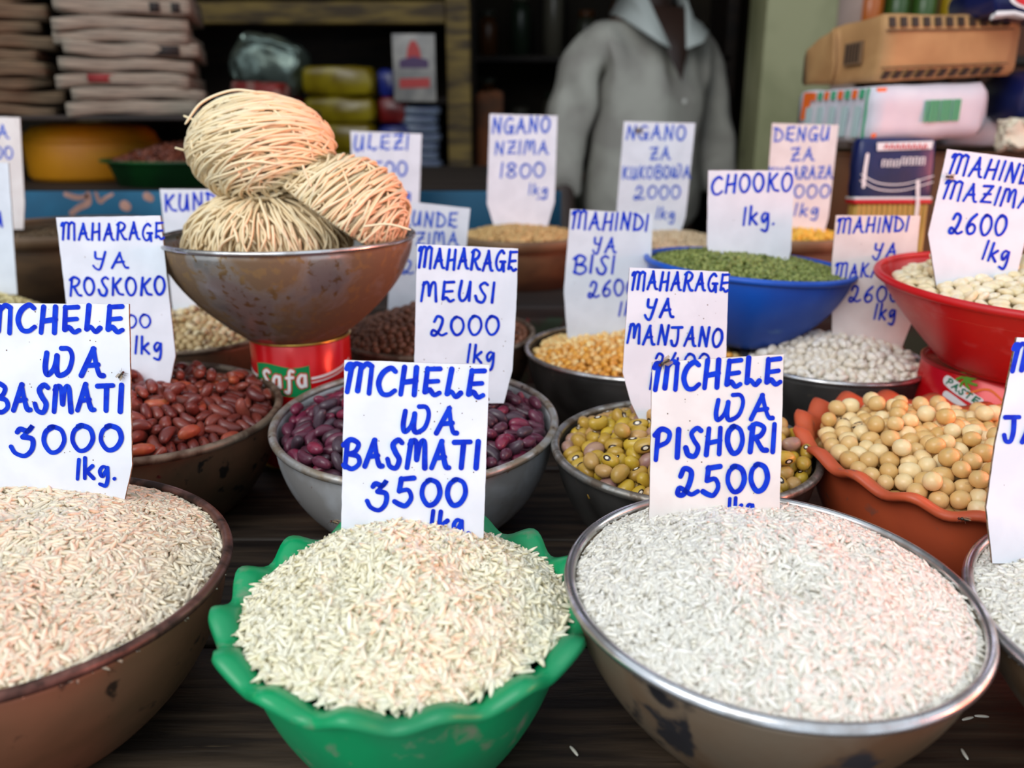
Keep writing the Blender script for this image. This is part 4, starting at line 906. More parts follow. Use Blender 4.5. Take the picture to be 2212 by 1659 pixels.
# ---------------------------------------------------------------- noodle nests
noodle = mat('dried_noodle', (248, 230, 192), .5, c2=(238, 212, 168), attr=1, sss=.3)
def nest(label, c, semi, axis, n, lat=(-.97, .97), arc=(1.6, 4.5), shell=(.84, 1.04), seed=0, rad=.00105, start=(0, 6.283), loose=50, half=None, wob=.06, flatcut=None, meridian=False, drift=.12):
    rs = np.random.default_rng(seed)
    ax = Vector(axis).normalized(); q = Vector((0, 0, 1)).rotation_difference(ax).to_matrix(); Q3 = np.array(q)
    m = 26; paths = []
    for i in range(n):
        s0 = rs.uniform(*lat); a0 = rs.uniform(*start); da = rs.uniform(*arc); sh = rs.uniform(*shell) if rs.random() < .8 else shell[1] * rs.uniform(1, 1.02)
        t = np.linspace(0, 1, m); a = a0 + da * t
        s = np.clip(s0 + rs.normal(0, drift) * (t - .5) + wob * np.sin(t * rs.uniform(3, 9) + rs.uniform(0, 6)) * rs.uniform(.3, 1), -.985, .985)
        if meridian:
            th0 = rs.uniform(.05, .9) if rs.random() < .8 else rs.uniform(.9, 1.6); s = np.cos(th0 + rs.uniform(.6, 1.5) * t); a = a0 + rs.normal(0, .16) * t + wob * np.sin(t * rs.uniform(3, 9) + rs.uniform(0, 6))
        r = np.sqrt(1 - s * s)
        sh_ = sh * (1 + .02 * np.sin(t * rs.uniform(4, 12) + rs.uniform(0, 6)))
        paths.append(np.c_[r * np.cos(a), r * np.sin(a), s] * sh_[:, None])
    for i in range(loose):
        d = rs.normal(0, 1, 3); d /= np.linalg.norm(d); e = np.cross(d, rs.normal(0, 1, 3)); e /= np.linalg.norm(e)
        t = np.linspace(0, rs.uniform(.3, 1.1), m)[:, None]
        paths.append((np.cos(t) * d + np.sin(t) * e) * rs.uniform(1.0, 1.06))
    P = np.array(paths) * np.array(semi) if half is None else np.array(paths)
    P = np.einsum('ij,nmj->nmi', Q3, np.array(paths))
    if flatcut is not None:
        nrm, dcut = np.array(flatcut[0], float), flatcut[1]; nrm /= np.linalg.norm(nrm)
        dd = P @ nrm - dcut; P = P - np.where(dd > 0, dd * .93, 0)[:, :, None] * nrm
    P = P * np.array(semi) + np.array(c)
    V, Q = tubes(P, rs.uniform(.8, 1.1, len(P)) * rad, 5, refs=rs.normal(0, 1, (len(P), 3)))
    rnd = np.repeat(rs.uniform(0, 1, len(P)), m * 5)
    # solid heart so that no light comes through
    cv = []; cf = []
    for i in range(13):
        for j in range(24):
            ph = math.pi * i / 12; t = 2 * math.pi * j / 24
            p = np.array([math.sin(ph) * math.cos(t), math.sin(ph) * math.sin(t), math.cos(ph)]) * (shell[0] * .97)
            if flatcut is not None:
                dd = p @ nrm - dcut
                if dd > 0: p = p - dd * nrm
            cv.append(p * np.array(semi) + np.array(c))
    for i in range(12):
        for j in range(24): cf.append((i * 24 + j, (i + 1) * 24 + j, (i + 1) * 24 + (j + 1) % 24, i * 24 + (j + 1) % 24))
    V = np.r_[V, cv]; Q = np.r_[Q, np.array(cf) + len(rnd)]; rnd = np.r_[rnd, np.full(len(cv), .9)]
    o = np_mesh('noodle_nest', V, Q, noodle, rnd=rnd)
    # origin to its middle
    me = o.data; me.transform(Matrix.Translation(-Vector(c))); o.location = c
    tag(o, label, 'noodles', 'dried noodle nests in the steel bowl')
    return o
nest('rounded top nest of dried noodles resting on the other two', (-.192, .664, .2540), (.0525, .046, .0395), (-.30, .45, .80), 540, seed=1, loose=110, wob=.10, drift=.3)
nest('bottom left nest of dried noodles lying in the bowl', (-.192, .660, .182), (.062, .052, .041), (.05, -.25, 1.0), 560, seed=2, loose=24, meridian=True, wob=.045)
nest('right hand nest of dried noodles folded over with a flat cut edge', (-.130, .652, .2085), (.0485, .045, .0400), (.76, -.15, -.62), 460, seed=3, loose=60, wob=.09, drift=.25, arc=(1.2, 3.5), flatcut=((-.64, -.16, -.74), .20), lat=(-.9, .97))
# stray strands poking out
def stray(pts, r=.0009):
    V, Q = tubes([np.array(smooth_pts(pts, 8))], r, 6); o = np_mesh('loose_noodle', V, Q, noodle, rnd=np.full(len(V), .2)); return o
W = .655
for k, (pts, lab) in enumerate([
    ([(-.106, .60, .2035), (-.088, .60, .2050), (-.072, .60, .2010)], 'single noodle strand sticking out over the bowl rim at right'),
    ([(-.254, .652, .2560), (-.247, .655, .2540), (-.236, .66, .2530)], 'short noodle end poking out left of the top nest'),
    ([(-.246, .655, .2790), (-.238, .657, .2755), (-.226, .66, .2700)], 'short noodle end poking out at the upper left of the top nest'),
    ([(-.236, .63, .2730), (-.222, .63, .2880), (-.200, .63, .2960), (-.182, .63, .2950)], 'long curved noodle strand arching over the top nest'),
    ([(-.146, .60, .246), (-.1445, .60, .240), (-.141, .60, .231)], 'short upright noodle end at the right of the top nest')]):
    tag(stray(pts), lab, 'noodle')

# ---------------------------------------------------------------- flies
fly_m = mat('fly_body', (58, 50, 36), .4, c2=(28, 24, 20), scale=900)
wing_m = mat('fly_wing', (160, 140, 110), .3, alpha=.45)
def fly(loc, rot, label, s=1.):
    root = empty('fly', loc, rot); root.scale = (s, s, s); tag(root, label, 'fly', 'flies on the stall')
    def ell(name, c, r, m):
        bm = bmesh.new(); bmesh.ops.create_uvsphere(bm, u_segments=10, v_segments=7, radius=1, matrix=Matrix.Translation(c) @ Matrix.Diagonal((*r, 1)))
        me = bpy.data.meshes.new(name); bm.to_mesh(me); bm.free(); me.shade_smooth(); me.materials.append(m)
        o = bpy.data.objects.new(name, me); COL.objects.link(o); o.parent = root
    ell('abdomen', (-.0014, 0, .0010), (.0016, .0009, .0008), fly_m)
    ell('thorax', (.0004, 0, .0012), (.0010, .0008, .0008), fly_m)
    ell('head', (.0017, 0, .0011), (.0006, .0007, .0006), mat('fly_head', (70, 26, 20), .3))
    for sgn in (-1, 1):
        V = [(.0004, sgn * .0004, .0019), (-.001, sgn * .0018, .0018), (-.0032, sgn * .0019, .0014), (-.0034, sgn * .0009, .0014), (-.0015, sgn * .0004, .0018)]
        mesh_obj('wing', V + [(x, y, z + .00005) for x, y, z in V], [(0, 1, 2, 3, 4), (9, 8, 7, 6, 5)], wing_m, root)
        for x in (-.0004, .0004, .001):
            V, Q = tubes([np.array([(x, sgn * .0005, .0008), (x * 1.8, sgn * .0015, .0012), (x * 2.6, sgn * .0024, .0001)])], .0001, 4)
            np_mesh('leg', V, Q, fly_m, root)
def on_card(lean, phi): return (Matrix.Rotation(R(90 - lean), 3, 'X') @ Matrix.Rotation(R(phi), 3, 'Z')).to_euler()
fly((-.1980, .4054, .1524), on_card(10, 50), 'small fly on the MCHELE WA BASMATI 3000 card', .9)
fly((.0718, .3807, .1655), on_card(12, -150), 'dark fly on the top corner of the PISHORI card', 1.2)
fly((-.0866, .3664, .0880), (R(5), 0, R(160)), 'dark fly on the rice beside the lower corner of the green bowl card', 1.0)
fly((.2323, .3880, .0785), (0, R(6), R(150)), 'dark fly on the terracotta bowl lip', 1.1)
fly((.1626, 1.1123, .2642), on_card(6, 10), 'fly on the NGANO ZA KUKOBOWA card', 1.8)
fly((.3185, .6255, .2362), on_card(8, 175), 'fly on the left edge of the MAHINDI MAZIMA card', 1.2)

# ---------------------------------------------------------------- counter at the back left, with what stands on it
counter = tag(empty('back_counter', (-.75, 1.6, -.92)), 'dark wooden counter at the back left behind the blue board', 'counter')
for i in range(5): box_bm('plank', 0, -.30 + i * .15, 1.085, 1.5, .146, .025, dark_wood, counter, .003)
for x in (-.7, .7):
    for y in (-.20, .33): box_bm('leg', x, y, .535, .06, .06, 1.07, dark_wood, counter, .004)
blue_bd = mat('teal_blue_painted_board', (8, 98, 134), .6, c2=(10, 84, 118), scale=9)
peach = mat('peach_painted_marks', (186, 148, 132), .6, c2=(160, 124, 110), scale=30)
bb = box_bm('painted_board', -.42, 1.214, .1395, .98, .014, .081, blue_bd, None, .002); tag(bb, 'teal blue board with peach painted marks behind the ROSKOKO card', 'board')
u = lambda px: (px - 1106) / 1800 * 1.20 + .42
zz = lambda py: .275 - 1.207 * math.tan(R(17.5) - math.atan((829.5 - py) / 1800)) - .1395
def mark(pts, r):
    V, Fc = ribbons([smooth_pts([(u(a), zz(b)) for a, b in pts], 6)], r, .0074, lambda a, b, o: (a, -o, b)); mesh_obj('painted_mark', V, Fc, peach, bb)
mark([(158, 420), (182, 427), (200, 424)], .0035)
mark([(205, 420), (202, 438), (182, 448), (164, 460)], .0042)
mark([(222, 418), (228, 436), (240, 428), (256, 420)], .0026)
mark([(280, 444), (283, 446)], .0075); mark([(330, 424), (336, 428)], .006)

tub_y = mat('translucent_yellow_plastic', (206, 140, 8), .5, c2=(190, 124, 10), scale=5, sss=.3)
root = empty('yellow_tub', (-.735, 1.52, .178)); root.scale = (1, 1, .88); tag(root, 'large yellow plastic tub standing behind the blue board', 'tub')
V, Q = lathe([(.0001, 0, 0), (.10, 0, 0), (.106, .01, 0), (.108, .07, 0), (.104, .088, 0), (.092, .1, 0), (.06, .108, 0), (.0001, .109, 0)], 64)
mesh_obj('tub_body', V, Q, tub_y, root)
V, Q = lathe(ring_prof(.108, .072, .003), 64, None, True); mesh_obj('ridge', V, Q, tub_y, root)
gbm = mat('dark_green_basin', (10, 84, 32), .5, c2=(8, 60, 26), scale=8)
root = empty('green_basin', (-.53, 1.41, .1775)); tag(root, 'dark green basin of brown beans behind the KUNDE card', 'basin')
V, Q = lathe([(.0001, 0, 0), (.108, 0, 0), (.120, .034, 0), (.132, .037, 0), (.132, .040, 0), (.118, .037, 0), (.106, .003, 0), (.0001, .003, 0)], 80)
mesh_obj('basin_body', V, Q, gbm, root)
bowls['gb'] = dict(M=Matrix.Translation((-.53, 1.41, .1775)), R=.115, h=.036, loc=Vector((-.53, 1.41, .1775)), q=Matrix.Identity(3).to_quaternion())
seeds('gb', 'dark_bean_heap', 'dark reddish beans heaped in the green basin', .028, .004, (84, 40, 28), (120, 62, 40), 1500, .011, .0035, seed=30)
wb = box_bm('pale_carton', -.53, 1.76, .2325, .20, .12, .11, mat('grey_white_carton', (132, 124, 112), .8, c2=(112, 104, 94), scale=14), None, .003); tag(wb, 'dull white carton behind the green basin', 'carton')

# newspapers on a plank over the tub
shelf = tag(empty('newspaper_rack', (-.78, 1.5, -.92)), 'dark plank rack carrying the newspaper stacks', 'rack')
box_bm('plank', -.03, .02, 1.200, .72, .36, .008, dark_wood, shelf, .002)
for x, y in ((-.37, -.14), (-.37, .18), (.31, .18)):
    box_bm('post', x, y, 1.147, .03, .03, .098, dark_wood, shelf, .003)
np_tex = [mat('newsprint_grey', (150, 138, 122), .85, c2=(96, 86, 76), scale=42, bump=.8, stretch=(.4, 1, 12), lo=.42, hi=.66, c3=(46, 48, 60), scale3=22, lo3=.68, hi3=.72),
          mat('newsprint_brown', (120, 98, 74), .85, c2=(68, 52, 36), scale=36, bump=.8, stretch=(.4, 1, 12), lo=.4, hi=.66, c3=(150, 100, 30), scale3=12, lo3=.68, hi3=.75)]
def newspaper(cx, cy, z, w, d, t, rot, m, label, group, seed, printed=None):
    rs = random.Random(seed); nx = 14; prof = []
    for k in range(9):
        a = math.pi * (k / 8) + math.pi / 2
        prof.append((-abs(math.cos(a)) ** .6 * t / 2, math.copysign(abs(math.sin(a)) ** .6, math.sin(a)) * t / 2))
    V = []; ph = rs.uniform(0, 6); sag = rs.uniform(-.004, .006)
    for i in range(nx + 1):
        x = -w / 2 + w * i / nx
        dz = .0016 * math.sin(i * .7 + ph) - sag * (2 * i / nx - 1) ** 2; dy = .002 * math.sin(i * .9 + ph * 2)
        row = [(x, d / 2, t / 2 + dz)] + [(x, -d / 2 + t / 2 + py + dy, pz + dz) for py, pz in prof] + [(x, d / 2, -t / 2 + dz)]
        V += row
    n = 11; Fc = []
    for i in range(nx):
        for j in range(n - 1): a = i * n + j; Fc.append((a, a + 1, a + n + 1, a + n))
        Fc.append((i * n + n - 1, i * n, (i + 1) * n, (i + 1) * n + n - 1))
    Fc.append(tuple(range(n))[::-1]); Fc.append(tuple(range(nx * n, nx * n + n)))
    o = mesh_obj('folded_newspaper', V, Fc, m, None, True, (cx, cy, z), (0, 0, rot)); tag(o, label, 'newspaper', group)
    if printed:
        for (px, pw, pz, phh, cm) in printed:
            q = box_bm('printed_picture', px, -d / 2 + .0006, pz, pw, .0035, phh, cm, o, 0)
    return o
ORD = 'first second third fourth fifth sixth seventh eighth ninth tenth eleventh twelfth thirteenth fourteenth fifteenth sixteenth seventeenth'.split()
navy_p = mat('navy_print', (26, 34, 60), .7); red_p = mat('dull_red_print', (130, 34, 34), .7); blue_p = mat('light_blue_print', (90, 130, 190), .7); black_p = mat('black_print', (34, 28, 26), .8)
z = .2842
rows = [(.024, 0), (.019, 0), (.021, [(-.03, .04, 0, .012, red_p)]), (.019, 0), (.022, [(.05, .035, 0, .014, black_p)]), (.018, 0), (.020, 0), (.024, [(.045, .014, 0, .013, black_p), (.075, .012, 0, .013, black_p)]), (.020, 0), (.024, [(.0, .02, .001, .014, black_p)]), (.018, 0), (.030, [(-.02, .11, 0, .02, navy_p), (.085, .03, 0, .02, navy_p)]), (.022, 0), (.02, 0), (.02, 0), (.022, 0)]
for i, (t, pr) in enumerate(rows):
    newspaper(-.612 + .008 * math.sin(i * 1.9), 1.455, z + t / 2, .190, .20, t * .97, R(15 + 3 * math.sin(i * 2.3)), np_tex[0],
              'grey folded newspaper, ' + ORD[i] + ' from the bottom of the right hand stack' if not i == 11 else 'folded newspaper with dark navy pictures high in the right hand stack', 'newspapers in the right hand stack', i, pr or None)
    z += t
z = .2842
for i in range(17):
    t = (.016, .022, .018, .025)[i % 4]
    newspaper(-.828 + .010 * math.sin(i * 2.9), 1.45 + .01 * math.sin(i * 1.7), z + t / 2, .180, .20, t * .95, R(14 + 5 * math.sin(i * 1.3)), np_tex[1],
              'brownish folded newspaper, ' + ORD[i] + ' from the bottom of the left hand stack', 'newspapers in the left hand stack', 40 + i)
    z += t
mp = box_bm('small_packet', -.462, 1.62, .3195, .09, .07, .045, mat('white_red_packet', (150, 110, 100), .5, c2=(130, 30, 24), scale=24, lo=.48, hi=.54), None, .008, 3, cuts=3, wob=.004); tag(mp, 'small red and white packet beside the newspapers', 'packet')
sb_ = tag(empty('packet_shelf', (-.45, 1.66, -.92)), 'narrow dark shelf beside the newspapers', 'shelf')
box_bm('plank', 0, 0, 1.204, .14, .16, .02, dark_wood, sb_, .002)
for x in (-.05, .05): box_bm('post', x, .05, 1.146, .02, .02, .096, dark_wood, sb_, .002)

# ---------------------------------------------------------------- wooden shelf unit behind
su = tag(empty('wooden_shelf_unit', (-.5, 2.25, -.92)), 'old yellowish wooden shelf unit with a heavy frame behind the newspapers', 'shelf unit')
box_bm('upright', .369, -.05, 1.1, .058, .06, 2.2, old_wood, su, .004)
box_bm('upright', -.55, -.05, 1.1, .058, .06, 2.2, old_wood, su, .004)
box_bm('crossbeam', -.09, -.05, 1.444, .858, .055, .05, old_wood, su, .004)
box_bm('crossbeam', -.09, -.05, 1.512, .858, .04, .05, old_wood, su, .004)
box_bm('top_board', -.09, .15, 1.55, .97, .44, .02, old_wood, su, .003)
box_bm('back_board', -.09, .37, 1.1, .97, .015, 2.2, dark_wood, su, 0)
for zc in (.60, .98, 1.245): box_bm('shelf_board', -.09, .16, zc, .858, .40, .018, dark_wood, su, .002)
for x in (-.53, .355): box_bm('side_board', x, .17, 1.1, .012, .38, 2.2, dark_wood, su, 0)

foil = mat('silvery_foil', (150, 168, 158), .28, .8, c2=(110, 124, 116), scale=20, bump=.3, bscale=20)
fb = box_bm('foil_bag', -.585, 2.16, .4005, .15, .10, .115, foil, None, .02, 3, cuts=5, wob=.009, bulge=.22, rot=(0, R(14), 0)); tag(fb, 'crumpled silvery foil bag on the dark shelf', 'bag')
yel = mat('yellow_packet_film', (150, 132, 20), .25, c2=(120, 100, 16), scale=14, bump=.3, bscale=30)
blu = mat('blue_packet_film', (30, 44, 130), .3, c2=(24, 30, 90), scale=14, bump=.3, bscale=30)
redp = mat('red_packet_film', (120, 22, 20), .3, c2=(90, 16, 16), scale=14, bump=.3, bscale=30)
def packet(name, x, y, z, sx, sy, sz, m, label, group=None, wob=.004, bulge=.1, rot=None, parts=()):
    o = box_bm(name, x, y, z, sx, sy, sz, m, None, min(sx, sy, sz) * .16, 3, cuts=3, wob=wob, bulge=bulge, rot=rot)
    tag(o, label, 'packet', group)
    for nm, px, py, pz, qx, qy, qz, mm in parts: box_bm(nm, px, py, pz, qx, qy, qz, mm, o, 0)
    return o
zs = .0705
for i, (zc, hh, m, xo, lab) in enumerate([(.105, .066, yel, 0, 'lowest'), (.172, .064, yel, .01, 'second lowest'), (.238, .062, yel, -.005, 'middle'), (.301, .058, yel, .0, 'second highest'), (.366, .066, yel, .0, 'topmost')]):
    packet('yellow_packet', -.415 + xo, 2.15, zc, .162, .12, hh, m, lab + ' yellow film packet of the pile on the dark shelf', 'yellow packets on the dark shelf')
for (x, zc, m, lab, w) in [(-.545, .105, blu, 'blue packet left of the lowest yellow packet', .08), (-.545, .172, redp, 'lower red packet left of the yellow packets', .08), (-.545, .238, blu, 'blue packet below the red one left of the yellow packets', .08), (-.548, .297, redp, 'upper red packet left of the yellow packets', .085),
                      (-.290, .10, redp, 'red packet right of the lowest yellow packet', .07), (-.290, .168, blu, 'blue packet lower right of the yellow packets', .07), (-.288, .236, blu, 'bright blue packet right of the middle yellow packet', .075), (-.292, .300, redp, 'red packet right of the yellow packets', .06), (-.296, .362, blu, 'dark violet packet right of the topmost yellow packet', .05)]:
    packet('small_film_packet', x, 2.17, zc, w, .11, .060, m, lab)
# hanging strip and the pile of sachets under it
strip_w = mat('dull_white_film', (150, 146, 140), .4, c2=(120, 118, 116), scale=18)
hp = box_bm('hanging_poster', -.231, 2.105, .395, .10, .006, .150, strip_w, None, .001); tag(hp, 'white poster with red and dark blue print beside the shelf post', 'poster')
hp.rotation_euler = (0, 0, 0)
red_d = mat('poster_red', (170, 36, 34), .5); pur_d = mat('poster_purple', (60, 26, 80), .5)
def flatshape(name, pts, off, m, parent):
    n = len(pts); V = [(x, -off, z) for x, z in pts] + [(x, -off + .001, z) for x, z in pts]
    mesh_obj(name, V, [tuple(range(n)), tuple(range(n, 2 * n))[::-1]] + [(i, i + n, (i + 1) % n + n, (i + 1) % n) for i in range(n)], m, parent, False)
flatshape('red_figure', [(-.018, .02), (.018, .02), (.013, .045), (.004, .06), (-.006, .06), (-.014, .045)], .0042, red_d, hp)
flatshape('dark_banner', [(-.034, -.0), (.034, -.0), (.034, .018), (.0, .026), (-.034, .018)], .0044, pur_d, hp)
flatshape('red_banner', [(-.036, -.045), (.036, -.043), (.036, -.022), (-.036, -.024)], .0044, red_d, hp)
bw = mat('blue_white_sachet', (110, 122, 140), .35, c2=(40, 54, 90), scale=26, stretch=(.4, 1, 4), lo=.45, hi=.6)
for i in range(11):
    zc = .0895 + i * .021
    packet('blue_white_sachet', -.232 + .004 * math.sin(i * 2), 2.16, zc + .0, .098, .07, .020, bw, 'blue and white sachet in the pile beside the shelf post', 'blue and white sachets beside the shelf post', wob=.0016)
bc = box_bm('brown_hanging_sack', -.062, 2.3, .12, .075, .06, .46, mat('orange_brown_sacking', (96, 50, 16), .9, c2=(60, 34, 14), scale=12, bump=.4), None, .02, 3, cuts=4, wob=.012); tag(bc, 'orange brown hanging sack right of the shelf post', 'sack')

# dim shelves with jars behind the person
bs = tag(empty('rear_rack', (.25, 3.2, -.92)), 'dim rear rack with jars behind the person in the white shirt', 'rack')
for zc in (.75, 1.08, 1.40): box_bm('shelf_board', 0, 0, zc, 1.0, .28, .02, dark_wood, bs, .002)
for x in (-.5, .5): box_bm('upright', x, 0, 1.0, .04, .28, 2.0, dark_wood, bs, .002)
jar_m = [mat('dim_jar', c, .3) for c in ((60, 62, 52), (84, 50, 24), (40, 52, 40), (96, 92, 80))]
k = 0
for zc in (.761, 1.091, 1.411):
    for i in range(8):
        x = -.20 + i * .115; rr_ = .035; hh = .13 + .05 * ((i * 7 + int(zc * 10)) % 3)
        t = empty('storage_jar', (x, 3.16, -.92 + zc)); tag(t, 'dim storage jar on the rear rack behind the person', 'jar', 'jars on the rear rack')
        V, Q = lathe([(.0001, 0, 0), (rr_, 0, 0), (rr_, hh * .8, 0), (rr_ * .7, hh, 0), (.0001, hh, 0)], 16); mesh_obj('jar_body', V, Q, jar_m[k % 4], t)
        V, Q = lathe([(.0001, hh, 0), (rr_ * .8, hh, 0), (rr_ * .8, hh + .02, 0), (.0001, hh + .02, 0)], 16); mesh_obj('lid', V, Q, jar_m[(k * 3 + 1) % 4], t); k += 1

# ---------------------------------------------------------------- right: carton, flour bags, pasta
kraft = mat('brown_kraft_paper', (196, 150, 98), .7, c2=(176, 130, 82), scale=14, bump=.25, bscale=24)
black_k = mat('black_bag_print', (56, 40, 30), .7)
carton = tag(empty('brown_carton', (.56, 1.20, .0715)), 'brown carton under the white flour bag behind the pasta', 'carton')
cm_ = mat('dark_brown_carton', (112, 82, 54), .8, c2=(84, 60, 40), scale=9)
box_bm('carton_body', 0, 0, .0815, .34, .22, .163, cm_, carton, .003)
box_bm('flap', -.085, 0, .1645, .168, .222, .003, cm_, carton, .001); box_bm('flap', .085, 0, .1645, .168, .222, .003, cm_, carton, .001)
def bag(name, label, cx, cy, cz, sx, sy, sz, m, rz, ry=0., wob=.003, bulge=.06):
    root = empty(name, (cx, cy, cz - sz / 2), (0, ry, rz)); tag(root, label, 'flour bag')
    box_bm('bag_paper', 0, 0, sz / 2, sx, sy, sz, m, root, .006, 3, cuts=6, wob=wob, bulge=bulge)
    return root
def loft(name, label, front, yb, m, depth_round=.012, cat='flour bag'):
    """a soft bag: front = plan corners (x, y, z low, z high); the back is straight at yb"""
    x0, y0 = front[0][0], front[0][1]; zb = min(f[2] for f in front)
    root = empty(name, (x0, y0, zb)); tag(root, label, cat)
    F = [(a[0] - x0, a[1] - y0, a[2] - zb, a[3] - zb) for a in front]
    cols = []
    for i in range(len(F) - 1):
        for k in range(8):
            t = k / 8; cols.append(tuple(F[i][c] * (1 - t) + F[i + 1][c] * t for c in range(4)))
    cols.append(F[-1]); nc = len(cols); nr = 11; V = []
    from mathutils import noise as nzz
    for (x, y, a, b_) in cols:
        for r in range(nr):
            t = r / (nr - 1); edge = (1 - (1 - abs(2 * t - 1) ** 5)) * depth_round
            p = Vector((x, y + edge, a + (b_ - a) * t)); p += nzz.noise_vector(p * 30) * .0028
            V.append(p[:])
    for (x, y, a, b_) in cols:
        xb = x + (yb - y0 - y) * .18
        V.append((xb, yb - y0, a + .004)); V.append((xb, yb - y0, b_ - .006))
    Fc = []
    o2 = nc * nr
    for i in range(nc - 1):
        for r in range(nr - 1): a = i * nr + r; Fc.append((a, a + nr, a + nr + 1, a + 1))
        Fc.append((i * nr + nr - 1, (i + 1) * nr + nr - 1, o2 + 2 * i + 3, o2 + 2 * i + 1))
        Fc.append((o2 + 2 * i, o2 + 2 * i + 2, (i + 1) * nr, i * nr))
        Fc.append((o2 + 2 * i + 1, o2 + 2 * i + 3, o2 + 2 * i + 2, o2 + 2 * i))
    Fc.append(tuple([r for r in range(nr)] + [o2 + 1, o2])); Fc.append(tuple([(nc - 1) * nr + r for r in range(nr)][::-1] + [o2 + 2 * nc - 2, o2 + 2 * nc - 1]))
    mesh_obj('bag_paper', V, Fc, m, root)
    def at(i, u, w, off):
        """segment i of the front, u along it, w up it"""
        a, b_ = F[i], F[i + 1]; lo = a[2] * (1 - u) + b_[2] * u; hi = a[3] * (1 - u) + b_[3] * u
        dx, dy = b_[0] - a[0], b_[1] - a[1]; L = math.hypot(dx, dy)
        return (a[0] + dx * u + dy / L * off, a[1] + dy * u - dx / L * off + (abs(2 * w - 1) ** 5) * depth_round, lo + (hi - lo) * w)
    def pr_(nm, i, pts, m_, off=.0044):
        n = len(pts); V = [at(i, u, w, off) for u, w in pts] + [at(i, u, w, off - .0026) for u, w in pts]
        mesh_obj(nm, V, [tuple(range(n))[::-1], tuple(range(n, 2 * n))] + [(k, (k + 1) % n, (k + 1) % n + n, k + n) for k in range(n)], m_, root, False)
    return root, pr_
kbag, kp = loft('kraft_flour_bag', 'brown paper flour bag with black hazard stripes lying on the white bag',
    [(.388, 1.165, .3215, .3640), (.3995, 1.105, .3185, .3860), (.4030, 1.112, .3185, .3870), (.4290, 1.035, .3195, .3930), (.5850, 1.055, .3270, .3950), (.612, 1.085, .3290, .3900)], 1.21, kraft)
for k in range(11):
    u0 = .02 + k * .09; kp('black_stripe', 3, [(u0, .03), (u0 + .045, .03), (u0 + .06, .15), (u0 + .015, .15)], black_k)
    kp('black_stripe', 3, [(u0, .80), (u0 + .045, .80), (u0 + .05, .95), (u0 + .005, .95)], black_k)
kp('ruled_line', 3, [(.0, .19), (1, .19), (1, .205), (.0, .205)], black_k); kp('ruled_line', 3, [(.0, .74), (1, .74), (1, .755), (0, .755)], black_k)
kp('barcode_patch', 2, [(.25, .30), (.62, .30), (.62, .66), (.25, .66)], mat('faded_barcode', (128, 98, 70), .7))
for k in range(5): kp('barcode_bar', 2, [(.28 + k * .065, .33), (.315 + k * .065, .33), (.315 + k * .065, .63), (.28 + k * .065, .63)], black_k, .0052)
white_paper = mat('white_bag_paper', (226, 222, 228), .5, c2=(212, 208, 218), scale=16, bump=.2, bscale=24)
orange_p = mat('orange_bag_print', (240, 108, 34), .5); green_p = mat('green_bag_print', (70, 166, 120), .5); pale_g = mat('pale_green_bag_print', (190, 212, 212), .5)
wbag, wp = loft('white_flour_bag', 'white flour bag with orange edge stripes and a green barcode',
    [(.383, 1.150, .2535, .3120), (.4175, 1.015, .2500, .3135), (.5600, 1.045, .2560, .3190), (.590, 1.09, .2600, .3130)], 1.20, white_paper)
wp('orange_stripe', 1, [(.02, .05), (.055, .05), (.11, .97), (.03, .97)], orange_p)
wp('orange_stripe', 0, [(.0, .40), (.07, .40), (.17, .97), (.06, .97)], orange_p); wp('green_stripe', 0, [(.965, .03), (.985, .03), (.995, .97), (.975, .97)], green_p)
for k in range(8):
    u0 = .14 + k * .10; wp('stripe', 0, [(u0, .80), (u0 + .045, .80), (u0 + .085, .96), (u0 + .04, .96)], orange_p if k % 2 == 0 else green_p)
for k in range(5):
    u0 = .08 + k * .18; wp('faint_print', 0, [(u0, .10), (u0 + .07, .10), (u0 + .07, .66), (u0, .66)], pale_g)
for k in range(9):
    u0 = .46 + k * .036; wp('barcode_bar', 1, [(u0, .33), (u0 + (.024 if k % 3 else .014), .33), (u0 + (.024 if k % 3 else .014), .72), (u0, .72)], green_p)
gb2 = bag('white_flour_bag', 'shaded white bag lying flat at the right behind the MAHINDI MAZIMA card', .655, 1.20, .262, .20, .12, .035, white_paper, R(4), 0)
navy = mat('navy_packet_film', (22, 34, 92), .3, c2=(16, 26, 70), scale=12, bump=.2, bscale=30)
yelpr = mat('yellow_oval_print', (214, 150, 30), .4)
nb = packet('navy_packet', .600, 1.065, .407, .125, .11, .040, navy, 'navy packet with a red and yellow oval on top of the kraft bag', wob=.002)
def oval(name, cx, cz, rx, rz, off, m, parent, n=28): flatshape(name, [(cx + rx * math.cos(6.2832 * i / n), cz + rz * math.sin(6.2832 * i / n)) for i in range(n)][::-1], off, m, parent)
oval('white_oval', .002, -.002, .052, .0145, .0590, white_pr, nb); oval('red_oval', .002, -.002, .047, .0115, .0600, red_pr, nb); oval('yellow_oval', .004, -.002, .032, .0065, .0610, yelpr, nb)
wf = box_bm('torn_white_edge', .0, -.050, -.0190, .118, .012, .005, white_pr, nb, .001, 2, cuts=6, wob=.0045)
nb2 = packet('navy_white_packet', .672, 1.12, .303, .10, .10, .060, navy, 'rounded navy and white packet at the right photo edge', wob=.003)
V, Fc = ribbons([smooth_pts([(-.045, .0), (-.03, .016), (0, .022), (.04, .018)])], .0016, .054, lambda a, b, o: (a, -o, b)); mesh_obj('white_line', V, Fc, white_pr, nb2)
cr = box_bm('crumpled_paper', .622, 1.06, .2600, .055, .03, .034, mat('cream_crumpled_paper', (230, 220, 196), .6), None, .008, 3, cuts=5, wob=.007); tag(cr, 'crumpled cream paper beside the white flour bag', 'paper')

